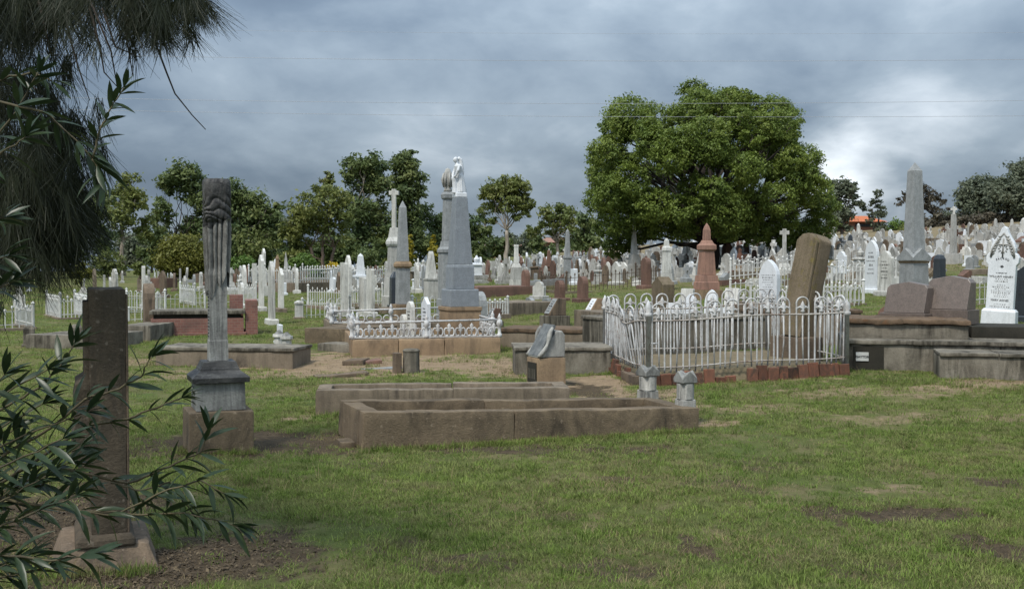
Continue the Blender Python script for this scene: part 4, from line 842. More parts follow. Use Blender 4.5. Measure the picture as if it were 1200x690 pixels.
# ---- statue monument with iron-railed sandstone kerb
def statue_monument():
    root, s, k = mono('statue_monument', 'tapering blue-grey granite pillar topped by white marble woman statue', 'monument', 539, [
        ('pedestal', 'sand', [(0, 50), (40, 49), (41, 52), (45, 52)]), ('lower_block', 'granite', [(45.2, 44), (64, 44), (65.5, 43)]), ('upper_block', 'granite', [(65.7, 34), (91, 33), (94, 31)]),
        ('shaft', 'granite', [(94.2, 30), (172, 18)])], Y=20.6)
    # statue
    z0 = 172.2 * s
    MB().stack([(z0, 18 * k, 18 * k), (z0 + 0.09, 17 * k, 17 * k)]).build('statue_plinth', M['marble_clean'], root, 0.015)
    mb = MB(); h = 0.70; zb = z0 + 0.08
    # robe, leaning forward (towards -x), weight on the far leg
    mb.loft([(0.05, 0, zb, .12, .11), (0.045, 0, zb + .10, .115, .10), (0.03, 0, zb + .22, .10, .09), (0.01, 0, zb + .32, .092, .088), (-0.01, 0, zb + .40, .075, .075), (-0.02, 0, zb + .47, .08, .085), (-0.035, 0, zb + .53, .078, .10), (-0.045, 0, zb + .56, .05, .075), (-0.06, 0, zb + .585, .03, .032), (-0.07, 0, zb + .61, .03, .03)], 18)
    mb.loft([(-0.075, 0, zb + .60, .028, .026), (-0.085, 0, zb + .62, .045, .038), (-0.09, 0, zb + .655, .054, .046), (-0.085, 0, zb + .69, .046, .042), (-0.075, 0, zb + .712, .02, .02)], 14)
    mb.tube([(-0.03, -.10, zb + .54), (-0.075, -.13, zb + .44), (-0.11, -.09, zb + .34), (-0.15, -.02, zb + .31)], [.036, .033, .026, .02], 10)
    mb.tube([(-0.03, .10, zb + .54), (-0.085, .12, zb + .43), (-0.13, .06, zb + .34), (-0.15, .01, zb + .30)], [.036, .033, .026, .02], 10)
    for q in range(9):    # folds
        a = -1.4 + q * 0.35; mb.tube([(0.03 + .085 * math.cos(a + 3.14), .085 * math.sin(a + 3.14), zb + .36), (0.05 + .118 * math.cos(a + 3.14), .108 * math.sin(a + 3.14), zb + .02)], [.010, .02], 6)
    mb.tube([(-0.02, 0.02, zb + .70), (0.03, 0.03, zb + .66), (0.055, 0.03, zb + .56), (0.075, 0.02, zb + .42), (0.075, 0.0, zb + .30)], [.035, .048, .05, .042, .02], 10)   # veil
    mb.loft([(-.09, 0, zb, .085, .08), (-.10, 0, zb + .10, .06, .06), (-.11, 0, zb + .22, .055, .055), (-.12, 0, zb + .29, .065, .06), (-.12, 0, zb + .33, .05, .05)], 10)   # stump she leans on
    mb.v = [(x * 0.86 - 0.01, y * 0.86, zb + (z - zb) * 0.95) for x, y, z in mb.v]
    o = mb.build('statue', M['marble_clean'], root, smooth=True); r = o.modifiers.new('remesh', 'REMESH'); r.mode = 'VOXEL'; r.voxel_size = 0.009; r.use_smooth_shade = True
statue_monument()
def cast_rail(name, label, P0, P1, h, nb, cat='iron fence', zoff=0, group=None):
    """low cast-iron rail: top bar, scrolled panels between small posts"""
    P0, P1 = Vector(P0), Vector(P1); d = P1 - P0; ln = math.hypot(d.x, d.y); rz = math.atan2(d.y, d.x); root = empty(name, P0, rz, label, cat, group); sl = (P1.z - P0.z) / ln
    MB().tube([(0, 0, h), (ln, 0, h + sl * ln)], 0.018, 8).build('top_rail', M['iron'], root, smooth=True)
    MB().box((ln / 2, 0, 0.015), (ln, 0.035, 0.02)).build('bottom_rail', M['iron'], root)
    for x in (0, ln / 2, ln):
        p = MB().loft([(x, 0, 0, .045, .045), (x, 0, .06, .045, .045), (x, 0, .07, .03, .03), (x, 0, h * 0.7, .028, .028), (x, 0, h * 0.82, .055, .055), (x, 0, h + .03, .045, .045), (x, 0, h + .045, .02, .02), (x, 0, h + .075, .036, .036), (x, 0, h + .10, .024, .024), (x, 0, h + .15, .003, .003)], 10).build('post', M['iron'], root, smooth=True)
    for i in range(nb):
        c = ln * (i + 0.5) / nb; wv = ln / nb * 0.46; mb = MB()
        for sg in (-1, 1):
            pts = [(c + sg * wv * (0.55 + 0.42 * math.cos(q)), 0, h * 0.38 + h * 0.26 * math.sin(q)) for q in np.linspace(-2.4, 2.4, 11)]; mb.tube(pts, 0.015, 5)
            mb.tube([(c + sg * wv * 0.1, 0, h * 0.05), (c + sg * wv * 0.5, 0, h * 0.16), (c + sg * wv, 0, h * 0.06)], 0.015, 5)
        mb.loft([(c, 0, h * 0.05, .012, .010), (c, 0, h * 0.42, .016, .010), (c, 0, h * 0.52, .045, .014), (c, 0, h * 0.60, .018, .012), (c, 0, h * 0.80, .034, .012), (c, 0, h * 0.95, .003, .003)], 8)
        mb.build('scroll_panel', M['iron'], root, smooth=True)
    return root
A = G(410, 421); B = G(588, 421); 
A = Vector((A.x, 18.4, H(A.x, 18.4))); B = Vector((GX(587, 18.9).x, 18.9, H(0, 18.9)))
dAB = (B - A); nAB = Vector((-dAB.y, dAB.x, 0)).normalized(); Z = Vector((0, 0, 1))
sk = kerb_grave('sandstone_surround', 'tan sandstone kerb carrying a low white iron railing around the statue pillar', A, B, 3.2, 0.30, 'sand', 0.30, seed=50, fill_z=0.2, nblk=3)
hk = 0.30
cast_rail('iron_railing', 'white scrolled cast-iron railing along front of the sandstone kerb', A + nAB * 0.14 + Z * hk, B + nAB * 0.14 + Z * hk, 0.27, 13)
cast_rail('iron_railing', 'white scrolled cast-iron railing along left side of the sandstone kerb', A + nAB * 0.26 + dAB.normalized() * 0.10 + Z * hk, A + nAB * 3.1 + dAB.normalized() * 0.10 + Z * hk, 0.27, 12)
cast_rail('iron_railing', 'white scrolled cast-iron railing along right side, behind the statue pillar', B + nAB * 0.26 - dAB.normalized() * 0.10 + Z * hk, B + nAB * 3.1 - dAB.normalized() * 0.10 + Z * hk, 0.27, 12)
# second railed plot just behind
A2 = GX(389, 22.6); B2 = GX(527, 23.2); d2 = (B2 - A2).normalized(); n2 = Vector((-d2.y, d2.x, 0))
kerb_grave('grave_kerb', 'low brown kerb of railed plot behind the statue pillar surround', A2, B2, 2.4, 0.30, 'conc_b', 0.24, seed=61, fill_z=0.2, nblk=3)
cast_rail('iron_railing', 'white cast-iron railing of the plot left behind the statue pillar, front run', A2 + n2 * 0.12 + Z * 0.30, B2 + n2 * 0.12 + Z * 0.30, 0.26, 7)
cast_rail('iron_railing', 'white cast-iron railing of the plot left behind the statue pillar, side run', A2 + n2 * 0.22 + d2 * 0.08 + Z * 0.30, A2 + n2 * 2.3 + d2 * 0.08 + Z * 0.30, 0.26, 6)
headstone('narrow white headstone standing upright inside the front railing', 499, None, 58, 9, 'peaked', 'marble_clean', 0.07, Y=20.4, text=6, wm=0.36)
headstone('shorter white headstone with pointed top inside the front railing', 481, None, 50, 10, 'rounded', 'marble', 0.08, Y=21.0, text=5, wm=0.34)
headstone('small white headstone leaning beside the shorter pointed one', 474, None, 34, 8, 'rounded', 'marble', 0.08, Y=21.2, wm=0.3, lean=(0.05, -0.05))
block_between('grave_kerb', 'low grey kerb left of the white railed sandstone surround', 357, 402, 408, 404, 0.30, 1.6, 'kerb', seed=9)
block_between('grave_kerb', 'low broken kerb step in front of grey kerb beside the surround', 372, 411, 412, 413, 0.14, 0.5, 'concrete', seed=10)
# fallen stones and small posts on the sandy path
for i, (px, py, dm, rz, lb, mt) in enumerate([(400, 441, (0.75, 0.22, 0.06), 0.25, 'long cracked stone slab tilted on the sandy path', 'sand_d'), (447, 433, (0.62, 0.13, 0.05), 0.05, 'narrow grey slab lying on the sandy path', 'granite_g'), (437, 427, (0.26, 0.2, 0.09), 0.3, 'reddish broken block beside the narrow grey slab', 'brown'), (418, 427, (0.34, 0.3, 0.10), -0.3, 'brown broken block left of the reddish one', 'sand_d')]):
    o = rough_block('fallen_slab', M[mt], None, (0, 0, -0.02), dm, 0, 0.012, 0.06, 0.012, seed=40 + i); o.location = G(px, py); o.rotation_euler = (0.05, -0.05, rz); tag(o, lb, 'stone')
for px, py, lb in ((482, 437, 'short white-grey octagonal pot on the sandy path before the surround'),):
    g, s, u = place(px, py); r = empty('grave_vase', g, TH, lb, 'grave vase')
    MB().loft([(0, 0, -0.03, .125, .125), (0, 0, .30, .12, .12), (0, 0, .33, .13, .13), (0, 0, .355, .10, .10)], 8, rot=R(22)).build('body', M['concrete'], r, 0.006)
    MB().box((-0.20, 0.05, -0.03), (0.10, 0.16, 0.33)).build('side_block', M['sand_d'], r, 0.01)
for px, py, lb in ((327, 413, 'small white urn-shaped post, left of a pair by the brick grave'), (336, 416, 'small white urn-shaped post, right of a pair by the brick grave')):
    g, s, u = place(px, py); r = empty('grave_vase', g, TH, lb, 'grave vase', 'pair of white posts')
    MB().loft([(0, 0, -0.02, .10, .10), (0, 0, .08, .10, .10), (0, 0, .09, .085, .085), (0, 0, .27, .085, .085), (0, 0, .28, .115, .115), (0, 0, .33, .11, .11)], 8, rot=R(22)).build('body', M['marble'], r, 0.004)
    MB().loft([(0, 0, .331, .09, .09), (0, 0, .36, .06, .06), (0, 0, .40, .02, .02)], 8).build('cap', M['marble_grey'], r)
headstone('small white stone slip standing behind the pair of white posts', 328, 402, 22, 6, 'flat', 'marble_clean', 0.07, plinth=0.05)
# ---- brick grave at left
def brick_grave():
    A, B = GX(173, 23.3), GX(288, 23.8); d = B - A; ln = math.hypot(d.x, d.y); rz = math.atan2(d.y, d.x); r = empty('brick_grave', A, rz, 'red brick grave with grey slab top left of the draped column', 'grave')
    MB().box((ln / 2, 0.6, -0.1), (ln, 1.2, 0.18)).build('footing', M['brick'], r, 0.01)
    MB().box((ln / 2, 0.6, 0.081), (ln - 0.10, 1.1, 0.30)).build('brick_wall', M['brick'], r, 0.006)
    rough_block('ledger_slab', M['concrete'], r, (ln / 2, 0.6, 0.47), (ln - 0.04, 1.16, 0.08), amp=0.006, step=0.12, bev=0.01)
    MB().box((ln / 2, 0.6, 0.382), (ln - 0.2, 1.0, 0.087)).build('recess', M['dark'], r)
    MB().box((ln + 0.12, 0.6, -0.1), (0.26, 1.0, 0.86)).build('pier', M['brick'], r, 0.006)
    MB().box((ln - 0.2, 1.5, 0.0), (0.3, 0.5, 0.85)).build('pier', M['brick'], r, 0.006)
brick_grave()
block_between('grave_kerb', 'long low concrete kerb in front of the brick grave', 182, 429, 343, 431, 0.30, 0.9, 'conc_b', seed=12, capmat='concrete', cap=0.05)
block_between('grave_kerb', 'grey concrete plot with corner posts left of dark slab', 30, 408, 105, 410, 0.26, 1.6, 'concrete', seed=14)
for px, lb in ((33, 'squat concrete corner post, left end of the grey plot'), (89, 'squat concrete corner post, right end of the grey plot')):
    g = GX(px, 20.9 if px < 50 else 21.3); r = empty('corner_post', g, TH, lb, 'post', 'corner posts of the grey plot'); MB().stack([(-0.1, .10, .10), (.34, .10, .10), (.40, .07, .07)]).build('shaft', M['concrete'], r, 0.012); MB().stack([(-.1, .13, .13), (.05, .13, .13)]).build('foot', M['concrete'], r, 0.01)
block_between('grave_kerb', 'grey concrete plinth plot just left of the brick grave', 140, 400, 176, 400, 0.32, 1.4, 'concrete', seed=15)
headstone('curved brown headstone on the grey plinth plot left of brick grave', 174, None, 58, 14, 'rounded', 'sand_d', 0.22, Y=24.6, wm=0.7)
# ---- tall monuments behind
r, s, k = mono('grey_obelisk', 'grey granite obelisk on tan base left of the statue pillar', 'obelisk', 472, [('base', 'sand', [(0, 30), (22, 30)]), ('die', 'granite_g', [(22.2, 18), (64, 17)]), ('cap', 'sand', [(64.2, 18), (66, 22), (69, 22), (72, 18)]), ('shaft', 'granite_g', [(72.2, 15), (135, 9), (143, 0.5)])], Y=27)
r, s, k = mono('cross_monument', 'tall white stained marble monument topped by a cross', 'monument', 462, [('base', 'marble', [(0, 30), (14, 30), (14.2, 25), (36, 24)]), ('die', 'marble_dirty', [(36.2, 19), (42, 17), (72, 15)]), ('cornice', 'marble', [(72.2, 17), (75, 20), (78, 20), (83, 14), (94, 10)])], Y=34)
o = MB().prism(cross_o(0.30, 45 * s, 0.13), -0.07, 0.07).build('cross', M['marble'], r, 0.01); o.location.z = 94 * s; o.rotation_euler.z = R(62)
r, s, k = mono('urn_column', 'grey marble column topped with a draped urn behind the statue pillar', 'monument', 525, [('base', 'granite_g', [(0, 28), (30, 28), (30.2, 24), (84, 23)]), ('moulding', 'granite_g', [(84.2, 26), (88, 26), (91, 20), (98, 17)]), ('shaft', 'granite_g', [(98.2, 15), (146, 12)]), ('capital', 'granite_g', [(146.2, 13), (148, 16), (152, 17), (155, 13)])], Y=26)
us = s * 0.62; s0 = 155.2 * s
mbu = MB().loft([(0, 0, s0 + 0.0 * us, .10, .10), (0, 0, s0 + 3.8 * us, .10, .10), (0, 0, s0 + 8.8 * us, .075, .075), (0, 0, s0 + 16.8 * us, .10, .10), (0, 0, s0 + 28.8 * us, .115, .115), (0, 0, s0 + 34.8 * us, .10, .10), (0, 0, s0 + 38.8 * us, .07, .07), (0, 0, s0 + 42.8 * us, .055, .055), (0, 0, s0 + 44.8 * us, .01, .01)], 16)
for q in range(8): mbu.tube([(.10 * math.cos(q * .785), .10 * math.sin(q * .785), s0 + 34.8 * us), (.14 * math.cos(q * .785), .14 * math.sin(q * .785), s0 + 22.8 * us), (.10 * math.cos(q * .785), .10 * math.sin(q * .785), s0 + 8.8 * us)], [.02, .03, .02], 6)
o = mbu.build('draped_urn', M['marble_dirty'], r, smooth=True)
r, s, k = mono('black_pillar', 'polished black granite pillar with pointed top left of statue pillar', 'monument', 462, [('base', 'granite_b', [(0, 17), (8, 17)]), ('shaft', 'granite_b', [(8.2, 12.5), (40, 11), (47, 3)])], Y=32)
block_between('grave_kerb', 'brown kerb block under the polished black pillar', 445, 366, 488, 366, 0.16, 1.2, 'conc_b', Y0=31.0, Y1=31.3, seed=21)
mono('truncated_obelisk', 'stubby white marble obelisk left of the statue pillar', 'obelisk', 505, [('base', 'marble', [(0, 18), (22, 17)]), ('ledge', 'marble', [(22.2, 19), (24, 19)]), ('shaft', 'marble', [(24.2, 15), (53, 7), (56, 5)])], Y=39)
headstone('dark round-topped headstone seen edge-on right of the statue pillar', 561, None, 48, 12, 'rounded', 'granite_g', 0.16, Y=23.5, wm=0.6)
desk('small brown scroll-backed gravestone just right of the statue pillar', 578, 370, 18, 24, 'brown', 'granite_g', Y=24.5)
mono('white_column_monument', 'white truncated column on a broad white pedestal, mid distance', 'monument', 605, [('base', 'marble', [(0, 17), (10, 16.5)]), ('die', 'marble', [(10.2, 15), (24, 13)]), ('moulding', 'marble', [(24.2, 13), (26, 11), (29, 8)]), ('shaft', 'marble', [(29.2, 6.2), (48, 5), (48.2, 5.8), (51, 5.5)])], Y=45)
mono('small_grey_obelisk', 'small grey obelisk on pedestal right of the white truncated column', 'obelisk', 665, [('base', 'marble', [(0, 9), (12, 8.5)]), ('die', 'granite_g', [(12.2, 9.5), (27, 9)]), ('cap', 'granite_g', [(27.2, 9), (29, 11.5), (32, 11)]), ('shaft', 'granite_g', [(32.2, 7.5), (60, 4.5), (63, 0.4)])], Y=47)
mono('pink_obelisk', 'pink sandstone tapered monument with capped finial in front of large tree', 'obelisk', 828, [('base', 'sand', [(0, 38), (10, 38)]), ('step', 'pink', [(10.2, 31), (19, 30), (19.2, 28), (27, 26)]), ('die', 'pink', [(27.2, 22), (55, 18)]), ('cornice', 'pink', [(55.2, 19), (57, 23), (62, 23), (64, 17), (68, 12)]), ('finial', 'pink', [(68.2, 10), (80, 9), (84, 6), (88, 1)])], Y=31)
mono('white_pedestal', 'white stone column on brown base left of the pink obelisk', 'monument', 781, [('base', 'sand', [(0, 18), (10, 18)]), ('step', 'marble', [(10.2, 15), (20, 13)]), ('shaft', 'marble', [(20.2, 12), (46, 10)]), ('cap', 'marble', [(46.2, 12), (50, 11), (52, 7), (58, 6), (61, 2)])], Y=36)
r, s, k = mono('spire_monument', 'slim white spire monument with statue under left side of large tree', 'monument', 743, [('base', 'marble', [(0, 20), (14, 19), (14.2, 14), (26, 13)]), ('shaft', 'marble', [(26.2, 9), (50, 5), (52, 6.5), (54, 4)])], Y=48)
MB().loft([(0, 0, 54.2 * s, .07, .07), (0, 0, 60 * s, .08, .07), (0, 0, 64 * s, .05, .07), (0, 0, 66 * s, .025, .025), (0, 0, 69 * s, .045, .04), (0, 0, 71 * s, .01, .01)], 10).build('figure', M['marble'], r, smooth=True)
r, s, k = mono('white_cross', 'white stone cross on stepped pedestal behind the leaning brown slab', 'cross', 919, [('base', 'marble', [(0, 21), (7, 20), (7.2, 16), (14, 11)]), ('step', 'marble', [(14.2, 11), (22, 9)])], Y=40)
o = MB().prism(cross_o(0.34, 32 * s, 0.14), -0.08, 0.08).build('cross', M['marble'], r, 0.01); o.location.z = 22 * s; o.rotation_euler.z = R(58)
headstone('tall white marble headstone with lettering behind the hoop fence', 902, None, 84, 19, 'gothic', 'marble_clean', 0.12, Y=21.0, text=14, wm=0.42, rz=R(40))
# ---- tall right-hand obelisk
def tall_obelisk():
    root, s, k = mono('tall_obelisk', 'tall grey granite obelisk with gabled pedestal at right', 'obelisk', 1071, [('base', 'concrete', [(0, 52), (24, 51), (26, 50)]), ('die', 'granite_g', [(26.2, 34), (66, 32)]), ('neck', 'sand', [(66.2, 33), (69, 36)])], Y=21.8)
    z0, z1, z2 = 69.2 * s, 73 * s, 84 * s; b = 39 * k; t = 27 * k
    vs = [(-b, -b, z0), (b, -b, z0), (b, b, z0), (-b, b, z0), (-b, -b, z1), (b, -b, z1), (b, b, z1), (-b, b, z1), (0, -b, z2), (b, 0, z2), (0, b, z2), (-b, 0, z2), (0, 0, z2)]
    fs = [(3, 2, 1, 0), (0, 1, 5, 8, 4), (1, 2, 6, 9, 5), (2, 3, 7, 10, 6), (3, 0, 4, 11, 7), (4, 8, 12), (8, 5, 12), (5, 9, 12), (9, 6, 12), (6, 10, 12), (10, 7, 12), (7, 11, 12), (11, 4, 12)]
    MB().add(vs, fs).build('gabled_cap', M['granite_g'], root, 0.008)
    MB().stack([(78 * s, 25 * k, 25 * k), (174 * s, 16.5 * k, 16.5 * k), (184 * s, 0.3 * k, 0.3 * k)]).build('shaft', M['granite_g'], root, 0.006)
tall_obelisk()
mono('dark_column', 'dark round-topped granite column right of the tall obelisk', 'monument', 1101, [('base', 'granite_b', [(0, 20), (8, 20)]), ('shaft', 'granite_b', [(8.2, 14.5), (52, 14), (56, 9), (57, 5)])], Y=25)
# ---- big white inscribed headstone on the right
def white_headstone():
    g, s, u = place(1171, Y=19.2); h = 121 * s
    root = empty('carved_headstone', g, R(54), 'large white marble headstone with carved top and black lettering at right', 'headstone', None, (R(3), 0))
    w_ = 0.48; t = 0.15
    MB().stack([(-0.1, t * 0.85, w_ * 0.60), (0.36, t * 0.8, w_ * 0.58), (0.40, t * 0.55, w_ * 0.52)]).build('plinth', M['marble_clean'], root, 0.012)
    P = [(-.25, .40), (-.25, 1.16), (-.29, 1.20), (-.30, 1.30), (-.26, 1.36), (-.22, 1.38), (-.225, 1.46), (-.19, 1.56), (-.13, 1.64), (-.08, 1.72), (-.05, 1.80), (0, 1.84)]
    P = [(y * 0.9, z) for y, z in P]; prof = P + [(-y, z) for y, z in reversed(P[:-1])]
    MB().prism(prof, -t / 2, t / 2).build('slab', M['marble_clean'], root, 0.010)
    # carved relief: leaf sprays, arch and cross
    mb = MB(); x = -t / 2 - 0.004
    for sg in (-1, 1):
        mb.tube([(x, sg * .19, 1.30), (x, sg * .17, 1.45), (x, sg * .10, 1.58), (x, 0, 1.72)], [.02, .016, .014, .012], 6)
        for q in range(7):
            z = 1.34 + q * .05; y = sg * (.17 - q * .018); mb.tube([(x, y, z), (x - .012, y - sg * .04, z + .045)], [.016, .004], 5); mb.tube([(x, y, z), (x - .01, y + sg * .03, z + .04)], [.014, .004], 5)
    mb.tube([(x, 0, 1.30), (x, 0, 1.62)], .014, 6); mb.tube([(x, -.07, 1.52), (x, .07, 1.52)], .014, 6)
    for q in range(10): a = q * .628; mb.tube([(x, .05 * math.cos(a), 1.45 + .05 * math.sin(a)), (x - .006, .085 * math.cos(a), 1.45 + .085 * math.sin(a))], [.012, .004], 5)
    mb.build('carved_relief', M['marble_dirty'], root, smooth=True)
    def text(body, z, size, ycurve=None):
        o = letters('inscription', body, size, root, (-t / 2 - 0.003, 0, z), (R(90), 0, R(-90)))
        return o
    for i, ch in enumerate('SACRED'):
        a = (i - 2.5) * 0.24; o = text(ch, 1.20 + 0.12 * math.cos(a) - 0.06, 0.05); o.location.y = -0.17 * math.sin(a) * 1.0; o.rotation_euler = (R(90) , 0, R(-90)); o.rotation_euler[1] = 0
    mq = MB()
    for q in range(5): a = R(30 + q * 30); mq.tube([(-t / 2 - .003, 0, 1.12), (-t / 2 - .003, .035 * math.cos(a), 1.12 + .045 * math.sin(a))], [.006, .004], 5)
    mq.build('carved_rose', M['lead'], root)
    text('WILLIAM HENRY', 0.945, 0.052); text('IN MEMORY OF', 1.015, 0.026)
    lettering(root, 0.38, 0.86, 0.94, 2, -t / 2 - 0.001, 71); lettering(root, 0.36, 0.60, 0.83, 7, -t / 2 - 0.001, 72); lettering(root, 0.36, 0.42, 0.50, 2, -t / 2 - 0.001, 73)
    text('MARY AGNES', 0.535, 0.048)
white_headstone()
headstone('dark slate-grey headstone cut off by the right edge', 1203, None, 66, 26, 'peaked', 'granite_b', 0.14, Y=20.5, wm=0.62, rz=R(44), text=8)
# ---- stained concrete vault wall at right
def vault():
    A = G(1006, 443); A = Vector((A.x, 14.9, H(A.x, 14.9))); B = GX(1230, 14.3); d = B - A; ln = math.hypot(d.x, d.y); rz = math.atan2(d.y, d.x)
    root = empty('concrete_vault', (A.x, A.y, min(A.z, B.z)), rz, 'stained grey concrete grave vault with a name plate at right', 'vault')
    rough_block('wall', M['concrete'], root, (ln / 2, 1.0, -0.15), (ln, 1.9, 0.54), amp=0.008, step=0.12, bev=0.012, seed=3)
    rough_block('coping', M['concrete'], root, (ln / 2, 0.99, 0.391), (ln + .03, 1.95, 0.055), amp=0.007, step=0.1, bev=0.014, seed=4)
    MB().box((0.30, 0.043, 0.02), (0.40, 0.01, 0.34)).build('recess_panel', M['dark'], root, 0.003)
    MB().box((0.22, 0.032, 0.16), (0.165, 0.014, 0.12)).build('name_plate', M['plate'], root, 0.003)
    letters('plate_lettering', 'GAYTOR', 0.042, root, (0.22, 0.0235, 0.205), (R(90), 0, 0), 0.0012)
    rough_block('front_step', M['concrete'], root, (ln * 0.5 + 0.62, -0.30, -0.15), (ln - 1.0, 0.62, 0.45), amp=0.008, step=0.12, bev=0.014, seed=6)
    for x0, x1 in ((1.02, 1.72), (1.73, ln + 0.15)): rough_block('step_coping', M['concrete'], root, ((x0 + x1) / 2 + 0.1, -0.31, 0.301), (x1 - x0, 0.66, 0.045), amp=0.007, step=0.1, bev=0.012, seed=x0)
    # upper tier with crumbling rusty edge
    rough_block('upper_tier', M['concrete'], root, (0.84, 1.15, 0.44), (1.60, 1.40, 0.20), amp=0.012, step=0.08, bev=0.02, seed=8)
    rough_block('rusty_edge', M['rust'], root, (0.84, 1.14, 0.641), (1.64, 1.46, 0.07), amp=0.022, step=0.06, bev=0.02, seed=9)
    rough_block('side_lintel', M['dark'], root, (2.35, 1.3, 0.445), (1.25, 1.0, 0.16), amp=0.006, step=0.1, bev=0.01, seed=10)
    return root, rz, A
vr, vrz, vA = vault()
def brown_desk(label, px, py, Y, wpx, hpx, rz):
    s = Y / FPX; p = W(px, py, Y); w_ = 0.62; h = hpx * s; root = empty('granite_headstone', p, rz, label, 'headstone', 'pair of brown granite desk stones')
    MB().box((0, 0, 0), (0.40, w_ * 1.12, h * 0.30)).build('base', M['granite_r'], root, 0.006)
    hw = w_ / 2; z0 = h * 0.305
    prof = [(-hw, z0), (-hw, h * 0.86), (-hw * 0.86, h * 0.93), (0, h), (hw * 0.86, h * 0.93), (hw, h * 0.86), (hw, z0)]
    mb = MB(); n = len(prof); 
    vs = [(-0.15 + (z - z0) * 0.32, y, z) for y, z in prof] + [(0.16, y, z) for y, z in prof]
    mb.add(vs, [tuple(range(n)), tuple(range(2 * n - 1, n - 1, -1))] + [(i, i + n, (i + 1) % n + n, (i + 1) % n) for i in range(n)]); mb.build('slab', M['granite_r'], root, 0.008)
for px, py, Y, lb in ((1064, 382, 16.1, 'polished brown granite desk headstone, left of the pair on the vault'), (1113, 379, 15.9, 'polished brown granite desk headstone, right of the pair on the vault')):
    brown_desk(lb, px, py, Y, 50, 52 if px < 1100 else 56, R(44))
